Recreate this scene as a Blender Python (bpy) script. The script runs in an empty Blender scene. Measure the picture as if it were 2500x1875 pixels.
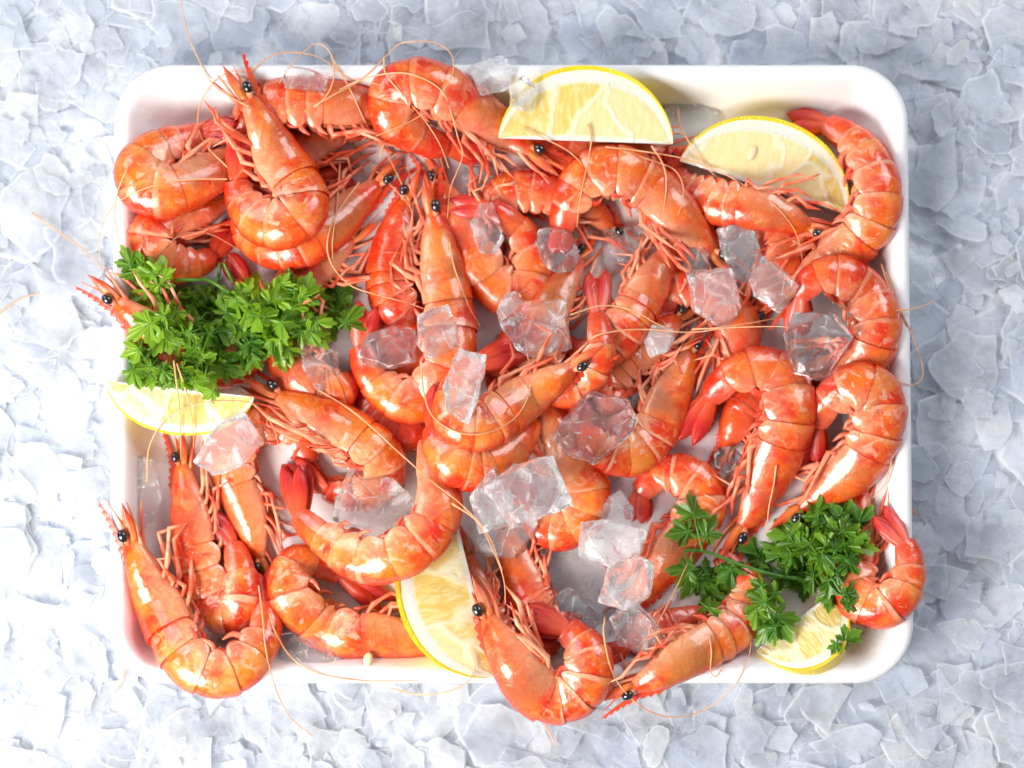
import bpy, bmesh, math, random
import numpy as np
from mathutils import Vector, Matrix, noise as mnoise

# ------------------------------------------------------------------ camera
# working unit: 1 "px" = 0.2 mm on the table (the photo is 2500 x 1875 px wide there)
K = 0.0002
CD = 5000.0                       # camera distance in px units (1 m)
TILT = math.radians(3.2)
SC = bpy.context.scene
CTR = (1250.0, 937.5)
cam_d = bpy.data.cameras.new('camera')
cam = bpy.data.objects.new('camera', cam_d)
SC.collection.objects.link(cam)
cam_d.sensor_width = 36
cam_d.lens = 36 * CD / 2500
cam_d.clip_start = 0.01
cam_d.clip_end = 50
CAMP = np.array([0.0, -CD * math.sin(TILT), CD * math.cos(TILT)])
cam.location = CAMP * K
cam.rotation_euler = (TILT, 0, 0)
SC.camera = cam
cam_d.dof.use_dof = True
cam_d.dof.focus_distance = (CD - 190) * K
cam_d.dof.aperture_fstop = 3.6

# ------------------------------------------------------------------ world + lamps
world = bpy.data.worlds.new('World')
SC.world = world
world.use_nodes = True
bg = world.node_tree.nodes['Background']
bg.inputs[0].default_value = (0.93, 0.95, 1.0, 1)
bg.inputs[1].default_value = 0.20

def area(name, loc, target, size, power, col):
    l = bpy.data.lights.new(name, 'AREA')
    l.shape = 'SQUARE'; l.size = size; l.energy = power; l.color = col
    o = bpy.data.objects.new(name, l)
    SC.collection.objects.link(o)
    o.location = loc
    o.rotation_euler = (Vector(target) - Vector(loc)).to_track_quat('-Z', 'Y').to_euler()
    return o
area('window_softbox', (-0.62, -0.47, 0.62), (-0.04, 0.0, 0.0), 0.50, 16.0, (1.0, 0.965, 0.915))
area('added_fill', (0.80, 0.95, 0.85), (0.05, 0.05, 0.0), 0.70, 11.0, (0.93, 0.96, 1.0))  # added fill lamp at upper right, not a source of the place
area('added_side_fill', (-0.95, 0.75, 0.75), (-0.05, 0.05, 0.0), 0.60, 6.0, (0.95, 0.97, 1.0))  # second added fill lamp, brightens from the upper left

SC.render.engine = 'CYCLES'
SC.view_settings.view_transform = 'Standard'
SC.view_settings.look = 'None'
SC.view_settings.exposure = 0.05
SC.view_settings.gamma = 1
cy = SC.cycles
cy.use_denoising = True
cy.max_bounces = 10
cy.transmission_bounces = 8
cy.transparent_max_bounces = 10
cy.diffuse_bounces = 3
cy.glossy_bounces = 4
cy.caustics_refractive = True
cy.caustics_reflective = False
cy.blur_glossy = 0.5
cy.sample_clamp_indirect = 30
cy.use_adaptive_sampling = True
cy.adaptive_threshold = 0.04

R = random.Random(7)
COL = SC.collection

# ------------------------------------------------------------------ helpers
_c, _s = math.cos(TILT), math.sin(TILT)
def P(u, v, z=0.0):
    """photo pixel + height above the table -> point on the table (px units)"""
    dx, dy = u - CTR[0], -(v - CTR[1])
    d = np.array([dx, dy * _c + CD * _s, dy * _s - CD * _c])
    t = (z - CAMP[2]) / d[2]
    return CAMP + d * t

def nrm(v):
    v = np.asarray(v, float)
    return v / (np.linalg.norm(v) + 1e-12)

def spline(pts, n):
    """resample a polyline smoothly (Catmull-Rom) to n even samples"""
    p = np.asarray(pts, float)
    if len(p) < 3:
        t = np.linspace(0, 1, n)[:, None]
        return p[0] * (1 - t) + p[-1] * t
    q = np.vstack([2 * p[0] - p[1], p, 2 * p[-1] - p[-2]])
    out = []
    for i in range(1, len(q) - 2):
        for t in np.linspace(0, 1, 16, endpoint=False):
            a, b, c, d = q[i - 1], q[i], q[i + 1], q[i + 2]
            out.append(0.5 * (2 * b + (c - a) * t + (2 * a - 5 * b + 4 * c - d) * t * t + (3 * b - a - 3 * c + d) * t ** 3))
    out.append(q[-2])
    out = np.array(out)
    L = np.concatenate([[0], np.cumsum(np.linalg.norm(np.diff(out, axis=0), axis=1))])
    ss = np.linspace(0, L[-1], n)
    return np.stack([np.interp(ss, L, out[:, k]) for k in range(out.shape[1])], 1)

def smooth1(z, it):
    z = z.copy()
    for _ in range(it):
        zz = np.concatenate([[z[0]], z, [z[-1]]])
        z = (zz[:-2] + 2 * zz[1:-1] + zz[2:]) / 4
    return z

def link(name, verts, faces, mat, parent=None, origin=(0, 0, 0), smooth=True, attr=None, sharp=None):
    """verts in px units, absolute; linked as one mesh object"""
    v = (np.asarray(verts, float) - np.asarray(origin, float)) * K
    me = bpy.data.meshes.new(name)
    me.from_pydata([tuple(x) for x in v], [], [tuple(int(i) for i in f) for f in faces])
    if smooth:
        me.polygons.foreach_set('use_smooth', [True] * len(me.polygons))
    if attr is not None:
        a = me.attributes.new('bc', 'FLOAT_VECTOR', 'POINT')
        a.data.foreach_set('vector', np.asarray(attr, np.float32).ravel())
    if sharp:
        me.set_sharp_from_angle(angle=math.radians(sharp))
    me.materials.append(mat)
    me.update()
    o = bpy.data.objects.new(name, me)
    COL.objects.link(o)
    if parent is not None:
        o.parent = parent
    else:
        o.location = np.asarray(origin, float) * K
    return o

def thing(name, origin, label, cat, group=None):
    o = bpy.data.objects.new(name, None)
    o.empty_display_size = 0.01
    COL.objects.link(o)
    o.location = np.asarray(origin, float) * K
    o['label'] = label; o['category'] = cat
    if group: o['group'] = group
    return o

def tag(o, label, cat, group=None):
    o['label'] = label; o['category'] = cat
    if group: o['group'] = group
    return o

def tube(pts, rad, sides=6):
    pts = np.asarray(pts, float)
    n = len(pts)
    rad = np.broadcast_to(np.asarray(rad, float), (n,))
    T = np.gradient(pts, axis=0)
    up = np.array([0.13, 0.21, 1.0])
    V, F = [], []
    for i in range(n):
        t = nrm(T[i]); a = nrm(np.cross(up, t)); b = np.cross(t, a)
        for k in range(sides):
            an = 2 * math.pi * k / sides
            V.append(pts[i] + rad[i] * (math.cos(an) * a + math.sin(an) * b))
    for i in range(n - 1):
        for k in range(sides):
            k2 = (k + 1) % sides
            F.append((i * sides + k, i * sides + k2, (i + 1) * sides + k2, (i + 1) * sides + k))
    F.append(tuple(range(sides))[::-1]); F.append(tuple((n - 1) * sides + k for k in range(sides)))
    return V, F

def blade(base, d, side, nor, length, width, thick, bend=0.0, roll=0.0, tip=0.0, nt=10, ns=7, shape=None, cup=0.25):
    """closed thin leaf-shaped plate: d = along, side = across, nor = plate normal"""
    d, side, nor = nrm(d), nrm(side), nrm(nor)
    V, A = [], []
    for lay in (1, -1):
        for i in range(nt):
            t = i / (nt - 1)
            w = width * (shape(t) if shape else max(0.06, math.sin(math.pi * (0.12 + 0.86 * t ** 0.85)) ** 0.7))
            for j in range(ns):
                u = -1 + 2 * j / (ns - 1)
                c = base + d * length * t + side * u * w * 0.5
                h = bend * length * t * t - cup * width * u * u * 0.5 * min(1, 3 * t)
                rib = 0.6 * thick * max(0, 1 - abs(u) * 5) if lay > 0 else 0
                V.append(c + nor * (h + lay * thick * 0.5 * (1 - abs(u) ** 3 * 0.85) + rib))
                A.append((t, u, lay))
    F = []
    m = nt * ns
    for i in range(nt - 1):
        for j in range(ns - 1):
            a = i * ns + j
            F.append((a, a + 1, a + ns + 1, a + ns))
            F.append((m + a, m + a + ns, m + a + ns + 1, m + a + 1))
    for i in range(nt - 1):
        for j in (0, ns - 1):
            a, b = i * ns + j, (i + 1) * ns + j
            F.append((a, b, m + b, m + a) if j == 0 else (b, a, m + a, m + b))
    for j in range(ns - 1):
        for i in (0, nt - 1):
            a, b = i * ns + j, i * ns + j + 1
            F.append((b, a, m + a, m + b) if i == 0 else (a, b, m + b, m + a))
    return V, F, A

def ellipsoid(c, ax, ay, az, nu=14, nv=9):
    V, F = [], []
    for i in range(nv + 1):
        th = math.pi * i / nv
        for j in range(nu):
            ph = 2 * math.pi * j / nu
            V.append(c + ax * math.sin(th) * math.cos(ph) + ay * math.sin(th) * math.sin(ph) + az * math.cos(th))
    for i in range(nv):
        for j in range(nu):
            j2 = (j + 1) % nu
            F.append((i * nu + j, (i + 1) * nu + j, (i + 1) * nu + j2, i * nu + j2))
    return V, F

# ------------------------------------------------------------------ materials
class NT:
    def __init__(self, name):
        self.m = bpy.data.materials.new(name); self.m.use_nodes = True
        self.t = self.m.node_tree
        self.t.nodes.clear()
        self.out = self.t.nodes.new('ShaderNodeOutputMaterial')
    def n(self, typ, **kw):
        nd = self.t.nodes.new(typ)
        for k, v in kw.items():
            if hasattr(nd, k) and k not in ('Scale',):
                setattr(nd, k, v)
        return nd
    def setin(self, nd, key, v):
        s = nd.inputs[key]
        if hasattr(v, 'is_output') or isinstance(v, bpy.types.NodeSocket):
            self.t.links.new(v, s)
        else:
            if s.type == 'RGBA' and len(v) == 3: v = (*v, 1)
            s.default_value = v
    def math(self, op, a, b=0.0, c=None):
        nd = self.n('ShaderNodeMath', operation=op)
        self.setin(nd, 0, a); self.setin(nd, 1, b)
        if c is not None: self.setin(nd, 2, c)
        return nd.outputs[0]
    def mix(self, f, a, b, blend='MIX'):
        nd = self.n('ShaderNodeMix', data_type='RGBA', blend_type=blend)
        self.setin(nd, 0, f); self.setin(nd, 6, a); self.setin(nd, 7, b)
        return nd.outputs[2]
    def step(self, x, lo, hi, a=0.0, b=1.0):
        nd = self.n('ShaderNodeMapRange', interpolation_type='SMOOTHSTEP')
        for k, v in enumerate((x, lo, hi, a, b)): self.setin(nd, k, v)
        return nd.outputs[0]
    def noise(self, vec, scale, detail=3.0, rough=0.55, dist=0.0):
        nd = self.n('ShaderNodeTexNoise')
        if vec is not None: self.setin(nd, 'Vector', vec)
        nd.inputs['Scale'].default_value = scale; nd.inputs['Detail'].default_value = detail
        nd.inputs['Roughness'].default_value = rough; nd.inputs['Distortion'].default_value = dist
        return nd.outputs[0]
    def voro(self, vec, scale, feature='F1'):
        nd = self.n('ShaderNodeTexVoronoi', feature=feature)
        if vec is not None: self.setin(nd, 'Vector', vec)
        nd.inputs['Scale'].default_value = scale
        return nd.outputs['Distance']
    def coords(self, rnd=True):
        tc = self.n('ShaderNodeTexCoord').outputs['Object']
        self.oi = self.n('ShaderNodeObjectInfo')
        if not rnd: return tc
        o = self.math('MULTIPLY', self.oi.outputs['Random'], 37.0)
        nd = self.n('ShaderNodeVectorMath', operation='ADD')
        self.setin(nd, 0, tc); self.setin(nd, 1, o)
        return nd.outputs[0]
    def bump(self, h, strength=0.3, dist=0.001, nrm=None):
        nd = self.n('ShaderNodeBump')
        nd.inputs['Strength'].default_value = strength; nd.inputs['Distance'].default_value = dist
        self.setin(nd, 'Height', h)
        if nrm is not None: self.setin(nd, 'Normal', nrm)
        return nd.outputs[0]
    def attr(self):
        a = self.n('ShaderNodeAttribute'); a.attribute_name = 'bc'
        s = self.n('ShaderNodeSeparateXYZ'); self.t.links.new(a.outputs['Vector'], s.inputs[0])
        return s.outputs[0], s.outputs[1], s.outputs[2]
    def principled(self, **kw):
        p = self.n('ShaderNodeBsdfPrincipled')
        for k, v in kw.items(): self.setin(p, k.replace('_', ' '), v)
        self.t.links.new(p.outputs[0], self.out.inputs[0])
        return p

def mat_body():
    t = NT('shrimp_shell')
    co = t.coords()
    s, sg, an = t.attr()
    col = t.n('ShaderNodeSeparateColor'); t.t.links.new(t.oi.outputs['Color'], col.inputs[0])
    red, olive, pale = col.outputs[0], col.outputs[1], col.outputs[2]
    n1 = t.noise(co, 55, 4, 0.6, 0.4)
    n2 = t.noise(co, 170, 3, 0.55, 0.8)
    n3 = t.noise(co, 34, 3, 0.6, 0.6)
    n4 = t.noise(co, 420, 3, 0.6)
    abd = t.step(s, 0.985, 1.0)
    n5 = t.noise(co, 900, 2, 0.6)
    base = t.mix(t.step(n1, 0.38, 0.60), (0.96, 0.20, 0.012), (0.77, 0.034, 0.005))
    base = t.mix(t.math('MULTIPLY', t.step(n2, 0.50, 0.68), 0.6), base, (0.95, 0.33, 0.075))
    yl = t.math('MULTIPLY', t.step(t.noise(co, 38, 3, 0.6, 0.5), 0.52, 0.68), 0.55)
    base = t.mix(yl, base, (0.95, 0.36, 0.035))
    # translucent grey brown stomach region of the head
    ca = t.math('MULTIPLY', t.math('SUBTRACT', 1.0, abd), t.math('MULTIPLY', t.step(s, 0.1, 0.45), t.step(s, 1.0, 0.82)))
    ca = t.math('MULTIPLY', ca, t.step(n3, 0.36, 0.54))
    brown = t.mix(olive, (0.52, 0.235, 0.10), (0.30, 0.185, 0.035))
    base = t.mix(t.math('MULTIPLY', ca, t.math('ADD', 0.46, t.math('MULTIPLY', olive, 0.42))), base, brown)
    # each plate pales towards its rear edge, flanks and belly are pink white
    gr = t.math('MULTIPLY', t.math('MULTIPLY', t.step(sg, 0.35, 0.92), abd), t.math('MULTIPLY', t.step(n1, 0.66, 0.34), 0.75))
    base = t.mix(gr, base, (0.97, 0.37, 0.09))
    ven = t.math('MULTIPLY', t.step(an, 0.44, 0.80), t.math('ADD', 0.12, t.math('MULTIPLY', n2, 0.85)))
    base = t.mix(ven, base, (0.97, 0.55, 0.33))
    pt = t.math('MULTIPLY', t.step(t.noise(co, 125, 3, 0.55, 1.6), 0.55, 0.64), t.math('MULTIPLY', abd, t.math('ADD', 0.05, t.math('MULTIPLY', pale, 0.7))))
    pt = t.math('MULTIPLY', pt, t.step(an, 0.12, 0.40, 0.35, 1.0))
    base = t.mix(t.math('MINIMUM', pt, 0.75), base, (0.97, 0.62, 0.43))
    bd = t.math('MULTIPLY', t.math('MULTIPLY', t.step(sg, 0.80, 0.90), abd), t.math('MULTIPLY', t.step(n1, 0.42, 0.60), 0.8))
    base = t.mix(bd, base, (0.95, 0.52, 0.32))
    # red joints, red veins, red back line, speckles
    jl = t.math('MULTIPLY', abd, t.math('MAXIMUM', t.step(sg, 0.12, 0.0), t.math('MULTIPLY', t.step(sg, 0.965, 1.0), 0.7)))
    base = t.mix(t.math('MULTIPLY', jl, 0.8), base, (0.58, 0.018, 0.004))
    ve = t.step(t.voro(co, 95, 'DISTANCE_TO_EDGE'), 0.085, 0.0)
    ve = t.math('MULTIPLY', t.math('MULTIPLY', ve, t.step(n2, 0.46, 0.62)), 0.4)
    base = t.mix(ve, base, (0.66, 0.025, 0.006))
    dl = t.math('MULTIPLY', t.step(an, 0.27, 0.03), 0.88)
    base = t.mix(dl, base, (0.70, 0.030, 0.006))
    fr = t.math('MULTIPLY', t.step(s, 1.72, 2.0), 0.8)
    base = t.mix(fr, base, (0.72, 0.035, 0.010))
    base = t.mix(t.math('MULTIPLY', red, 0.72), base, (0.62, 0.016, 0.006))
    sp = t.math('MULTIPLY', t.step(n4, 0.64, 0.74), 0.35)
    base = t.mix(sp, base, (0.95, 0.40, 0.15))
    base = t.mix(t.math('MULTIPLY', t.step(n5, 0.62, 0.70), 0.45), base, (0.62, 0.03, 0.008))
    h = t.math('ADD', t.math('MULTIPLY', n2, 0.8), t.math('MULTIPLY', n4, 0.35))
    h = t.math('ADD', h, t.math('MULTIPLY', n1, 0.9))
    b = t.bump(h, 0.5, 0.0013)
    p = t.principled(Base_Color=base, Roughness=t.step(n2, 0.3, 0.7, 0.16, 0.38), Normal=b)
    p.inputs['Subsurface Weight'].default_value = 0.30
    p.inputs['Subsurface Radius'].default_value = (1.0, 0.35, 0.16)
    p.inputs['Subsurface Scale'].default_value = 0.0026
    p.inputs['Coat Weight'].default_value = 1.0
    p.inputs['Coat Roughness'].default_value = 0.07
    p.inputs['Coat IOR'].default_value = 1.38
    return t.m

def mat_fin(name, c1, c2, c3, streak=260):
    t = NT(name)
    co = t.coords()
    s, u, l = t.attr()
    n = t.noise(co, 120, 3)
    mp = t.n('ShaderNodeCombineXYZ')
    t.setin(mp, 0, t.math('MULTIPLY', u, 9.0)); t.setin(mp, 1, t.math('MULTIPLY', s, 1.2))
    st = t.noise(mp.outputs[0], 1.6, 3, 0.6)
    c = t.mix(t.step(s, 0.1, 0.75), c1, c2)
    c = t.mix(t.step(st, 0.5, 0.68), c, c3)
    c = t.mix(t.math('MULTIPLY', t.step(n, 0.55, 0.75), 0.4), c, c1)
    b = t.bump(t.math('ADD', st, t.math('MULTIPLY', n, 0.4)), 0.45, 0.0009)
    p = t.principled(Base_Color=c, Roughness=0.27, Normal=b)
    p.inputs['Coat Weight'].default_value = 0.5
    p.inputs['Coat Roughness'].default_value = 0.1
    return t.m

def mat_limb(name, c1, c2, scale=90, rough=0.32):
    t = NT(name)
    co = t.coords()
    n = t.noise(co, scale, 3)
    c = t.mix(t.step(n, 0.38, 0.64), c1, c2)
    c = t.mix(t.math('MULTIPLY', t.oi.outputs['Random'], 0.5), c, c2)
    p = t.principled(Base_Color=c, Roughness=rough, Normal=t.bump(t.noise(co, 500, 2), 0.2, 0.0005))
    return t.m

def mat_eye():
    t = NT('shrimp_eye')
    co = t.coords()
    p = t.principled(Base_Color=t.mix(t.step(t.noise(co, 500, 2), .5, .7), (0.008, 0.008, 0.011), (0.035, 0.034, 0.045)), Roughness=0.16)
    p.inputs['Coat Weight'].default_value = 1.0
    p.inputs['Coat Roughness'].default_value = 0.04
    return t.m

def mat_ice():
    t = NT('clear_ice')
    co = t.coords()
    col = t.n('ShaderNodeSeparateColor'); t.t.links.new(t.oi.outputs['Color'], col.inputs[0])
    n = t.noise(co, 60, 4, 0.6, 0.6); n2 = t.noise(co, 230, 3, 0.6)
    wav = t.noise(co, 32, 2, 0.5, 0.3)
    b = t.bump(t.math('ADD', t.math('MULTIPLY', n, 1.0), t.math('ADD', t.math('MULTIPLY', n2, 0.25), wav)), 0.5, 0.0022)
    g = t.n('ShaderNodeBsdfPrincipled')
    t.setin(g, 'Base Color', (0.97, 0.985, 1.0)); t.setin(g, 'Roughness', t.step(n2, 0.40, 0.75, 0.0, 0.09))
    t.setin(g, 'IOR', 1.31); t.setin(g, 'Transmission Weight', 1.0); t.setin(g, 'Normal', b)
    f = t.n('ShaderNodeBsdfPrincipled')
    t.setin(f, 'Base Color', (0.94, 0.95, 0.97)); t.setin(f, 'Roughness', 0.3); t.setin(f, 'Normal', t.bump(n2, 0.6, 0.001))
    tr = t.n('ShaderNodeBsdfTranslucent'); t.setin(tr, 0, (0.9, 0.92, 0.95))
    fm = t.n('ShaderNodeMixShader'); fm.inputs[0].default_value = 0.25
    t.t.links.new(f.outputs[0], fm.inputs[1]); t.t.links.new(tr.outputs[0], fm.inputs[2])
    mx = t.n('ShaderNodeMixShader')
    crack = t.step(t.voro(co, 75, 'DISTANCE_TO_EDGE'), 0.035, 0.0)
    fac = t.math('MULTIPLY', t.step(n, 0.54, 0.74), t.math('MULTIPLY', col.outputs[0], 1.0))
    fac = t.math('ADD', fac, t.math('MULTIPLY', t.math('MULTIPLY', crack, t.step(n2, 0.45, 0.6)), 0.35))
    fac = t.math('ADD', fac, t.math('ADD', 0.05, t.math('MULTIPLY', col.outputs[1], 0.9)))
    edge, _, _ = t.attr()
    fac = t.math('ADD', fac, t.math('MULTIPLY', t.math('MULTIPLY', edge, t.step(n2, 0.28, 0.55)), 0.9))  # whitened edges: refracted light painted in as frost
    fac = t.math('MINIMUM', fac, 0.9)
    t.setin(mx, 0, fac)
    t.t.links.new(g.outputs[0], mx.inputs[1]); t.t.links.new(fm.outputs[0], mx.inputs[2])
    t.t.links.new(mx.outputs[0], t.out.inputs[0])
    return t.m

def mat_flake():
    t = NT('ice_flake')
    co = t.coords(False)
    rim, rnd, _ = t.attr()
    n = t.noise(co, 45, 4, 0.6); n2 = t.noise(co, 260, 3)
    c = t.mix(t.step(rnd, 0.0, 1.0), (0.78, 0.83, 0.92), (0.95, 0.96, 0.98))
    c = t.mix(t.math('MULTIPLY', t.step(rim, 0.55, 1.0), 0.7), c, (0.97, 0.975, 0.99))
    b = t.bump(t.math('ADD', n, t.math('MULTIPLY', n2, 0.35)), 0.4, 0.003)
    g = t.n('ShaderNodeBsdfPrincipled')
    t.setin(g, 'Base Color', c); t.setin(g, 'Roughness', t.step(n2, 0.3, 0.7, 0.08, 0.40)); t.setin(g, 'IOR', 1.31); t.setin(g, 'Normal', b)
    tl = t.n('ShaderNodeBsdfTranslucent'); t.setin(tl, 0, c)
    m1 = t.n('ShaderNodeMixShader'); m1.inputs[0].default_value = 0.35
    t.t.links.new(g.outputs[0], m1.inputs[1]); t.t.links.new(tl.outputs[0], m1.inputs[2])
    tp = t.n('ShaderNodeBsdfTransparent'); t.setin(tp, 0, (0.975, 0.985, 1.0))
    m2 = t.n('ShaderNodeMixShader')
    fac = t.math('MULTIPLY', t.step(rim, 1.0, 0.3, 0.62, 1.0), t.step(t.math('ADD', n, t.math('MULTIPLY', n2, 0.25)), 0.42, 0.88, 0.90, 0.55))
    t.setin(m2, 0, fac)
    t.t.links.new(m1.outputs[0], m2.inputs[1]); t.t.links.new(tp.outputs[0], m2.inputs[2])
    t.t.links.new(m2.outputs[0], t.out.inputs[0])
    return t.m

def mat_bed():
    t = NT('ice_bed')
    co = t.coords(False)
    n = t.noise(co, 60, 5, 0.65)
    c = t.mix(t.step(n, 0.35, 0.7), (0.83, 0.87, 0.945), (0.93, 0.95, 0.98))
    t.principled(Base_Color=c, Roughness=0.3, Normal=t.bump(n, 0.8, 0.004))
    return t.m

def mat_tray():
    t = NT('white_foam')
    co = t.coords(False)
    ins, _, _ = t.attr()
    v = t.voro(co, 620)
    n = t.noise(co, 14, 4, 0.6); n2 = t.noise(co, 300, 2)
    st = t.math('MULTIPLY', t.step(n, 0.40, 0.66), t.step(ins, 0.3, 0.9))      # pink cooking juice on the floor of the tray
    c = t.mix(t.math('MULTIPLY', st, 0.55), (0.88, 0.88, 0.90), (0.92, 0.70, 0.71))
    c = t.mix(t.math('MULTIPLY', t.step(ins, 0.5, 1.0), 0.15), c, (0.90, 0.72, 0.74))
    b = t.bump(t.math('ADD', v, t.math('MULTIPLY', n2, 0.6)), 0.14, 0.0005)
    p = t.principled(Base_Color=c, Roughness=t.step(ins, 0.5, 0.95, 0.65, 0.25), Normal=b)
    p.inputs['Subsurface Weight'].default_value = 0.15
    p.inputs['Subsurface Radius'].default_value = (1, 1, 1)
    p.inputs['Subsurface Scale'].default_value = 0.003
    return t.m

def mat_rind():
    t = NT('lemon_rind')
    co = t.coords()
    r, _, _ = t.attr()
    n = t.noise(co, 70, 3)
    y = t.mix(t.step(n, 0.35, 0.7), (0.90, 0.66, 0.025), (0.86, 0.56, 0.012))
    pith = t.mix(t.step(n, 0.4, 0.7), (0.86, 0.81, 0.62), (0.89, 0.86, 0.74))
    c = t.mix(t.step(t.math('ADD', r, t.math('MULTIPLY', t.math('SUBTRACT', t.noise(co, 420, 2), 0.5), 0.16)), 0.62, 0.74), pith, y)
    v = t.voro(co, 480)
    b = t.bump(t.math('MULTIPLY', t.step(v, 0.0, 0.5), t.step(r, 0.7, 0.8)), 0.45, 0.0009)
    p = t.principled(Base_Color=c, Roughness=0.34, Normal=b)
    p.inputs['Subsurface Weight'].default_value = 0.15
    p.inputs['Subsurface Radius'].default_value = (1, 0.8, 0.3)
    p.inputs['Subsurface Scale'].default_value = 0.003
    p.inputs['Coat Weight'].default_value = 0.25
    p.inputs['Coat Roughness'].default_value = 0.15
    return t.m

def mat_pulp():
    t = NT('lemon_pulp')
    co = t.coords()
    x, r, _ = t.attr()          # x along the lemon, r from core to pith
    wob = t.noise(co, 40, 2)
    mp = t.n('ShaderNodeCombineXYZ')
    t.setin(mp, 0, t.math('MULTIPLY', x, 8.0)); t.setin(mp, 1, t.math('MULTIPLY', r, 1.6)); t.setin(mp, 2, t.math('MULTIPLY', wob, 1.5))
    f = t.noise(mp.outputs[0], 2.0, 3, 0.55, 0.4)
    sg2 = t.n('ShaderNodeCombineXYZ')                    # a few big segments with pale membranes between them
    t.setin(sg2, 0, t.math('ADD', t.math('MULTIPLY', x, 1.55), t.math('MULTIPLY', wob, 1.1))); t.setin(sg2, 1, t.math('ADD', t.math('MULTIPLY', r, 0.55), t.math('MULTIPLY', t.noise(co, 22, 1), 1.1)))
    t.setin(sg2, 2, t.math('MULTIPLY', t.oi.outputs['Random'], 20.0))
    vd = t.voro(sg2.outputs[0], 1.0, 'DISTANCE_TO_EDGE')
    vc = t.n('ShaderNodeTexVoronoi'); t.setin(vc, 'Vector', sg2.outputs[0]); vc.inputs['Scale'].default_value = 1.0
    sc_ = t.n('ShaderNodeSeparateColor'); t.t.links.new(vc.outputs['Color'], sc_.inputs[0])
    c = t.mix(t.step(f, 0.42, 0.62), (0.80, 0.58, 0.16), (0.86, 0.71, 0.33))
    c = t.mix(t.math('MULTIPLY', t.step(sc_.outputs[0], 0.45, 0.60), 0.7), c, (0.87, 0.76, 0.45))
    mem = t.math('MULTIPLY', t.step(t.math('ADD', vd, t.math('MULTIPLY', t.math('SUBTRACT', t.noise(co, 130, 2), 0.5), 0.06)), 0.075, 0.01), 0.65)
    c = t.mix(t.math('MULTIPLY', mem, 0.85), c, (0.92, 0.88, 0.72))
    c = t.mix(t.step(r, 0.12, 0.05), c, (0.91, 0.87, 0.72))
    c = t.mix(t.step(r, 0.90, 0.99), c, (0.91, 0.87, 0.72))
    b = t.bump(t.math('ADD', f, t.math('MULTIPLY', mem, 0.8)), 0.5, 0.0014)
    p = t.principled(Base_Color=c, Roughness=0.16, Normal=b)
    p.inputs['Subsurface Weight'].default_value = 0.45
    p.inputs['Subsurface Radius'].default_value = (1, 0.75, 0.3)
    p.inputs['Subsurface Scale'].default_value = 0.006
    p.inputs['Coat Weight'].default_value = 0.5
    p.inputs['Coat Roughness'].default_value = 0.08
    return t.m

def mat_leaf():
    t = NT('parsley_leaf')
    co = t.coords()
    r, vein, _ = t.attr()
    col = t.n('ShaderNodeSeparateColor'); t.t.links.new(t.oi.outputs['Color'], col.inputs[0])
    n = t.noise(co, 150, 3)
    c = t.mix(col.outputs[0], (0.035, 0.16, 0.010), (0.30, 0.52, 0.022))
    c = t.mix(t.math('MULTIPLY', t.step(n, 0.45, 0.7), 0.4), c, (0.10, 0.27, 0.015))
    c = t.mix(t.math('MULTIPLY', t.step(r, 0.86, 1.0), 0.35), c, (0.33, 0.50, 0.05))
    c = t.mix(t.math('MULTIPLY', t.step(vein, 0.35, 0.0), 0.35), c, (0.22, 0.42, 0.06))
    h = t.math('ADD', t.math('MULTIPLY', t.step(vein, 0.5, 0.0), -1.0), t.math('MULTIPLY', n, 0.7))
    b = t.bump(h, 0.5, 0.0010)
    g = t.n('ShaderNodeBsdfPrincipled')
    t.setin(g, 'Base Color', c); t.setin(g, 'Roughness', 0.30); t.setin(g, 'Normal', b)
    tl = t.n('ShaderNodeBsdfTranslucent'); t.setin(tl, 0, t.mix(0.5, c, (0.25, 0.50, 0.02)))
    mx = t.n('ShaderNodeMixShader'); mx.inputs[0].default_value = 0.28
    t.t.links.new(g.outputs[0], mx.inputs[1]); t.t.links.new(tl.outputs[0], mx.inputs[2])
    t.t.links.new(mx.outputs[0], t.out.inputs[0])
    return t.m

M = dict(
    body=mat_body(),
    tail=mat_fin('shrimp_tail', (0.82, 0.08, 0.014), (0.56, 0.006, 0.014), (0.88, 0.12, 0.04)),
    scale=mat_fin('shrimp_antennal_scale', (0.92, 0.20, 0.03), (0.80, 0.05, 0.012), (0.95, 0.40, 0.16)),
    rostrum=mat_limb('shrimp_rostrum', (0.80, 0.10, 0.025), (0.62, 0.03, 0.015)),
    leg=mat_limb('shrimp_leg', (0.93, 0.45, 0.26), (0.82, 0.09, 0.03)),
    swim=mat_limb('shrimp_swimmeret', (0.92, 0.36, 0.20), (0.76, 0.05, 0.02)),
    ant=mat_limb('shrimp_antenna', (0.88, 0.36, 0.14), (0.86, 0.48, 0.26)),
    stalk=mat_limb('shrimp_eyestalk', (0.90, 0.50, 0.30), (0.84, 0.30, 0.12)),
    eye=mat_eye(), ice=mat_ice(), flake=mat_flake(), bed=mat_bed(), tray=mat_tray(),
    rind=mat_rind(), pulp=mat_pulp(), leaf=mat_leaf(),
    stem=mat_limb('parsley_stem', (0.09, 0.25, 0.02), (0.05, 0.17, 0.015)),
    seed=mat_limb('lemon_seed', (0.72, 0.56, 0.30), (0.80, 0.66, 0.42)),
)

# ------------------------------------------------------------------ tray and ice bed
RIM = 118.0
_l, _r = P(270, 920, RIM)[0], P(2226, 920, RIM)[0]
_t, _b = P(1250, 155, RIM)[1], P(1250, 1669, RIM)[1]
TX, TY = (_l + _r) / 2, (_t + _b) / 2
HX, HY, CR = (_r - _l) / 2, (_t - _b) / 2, 140.0

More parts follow.
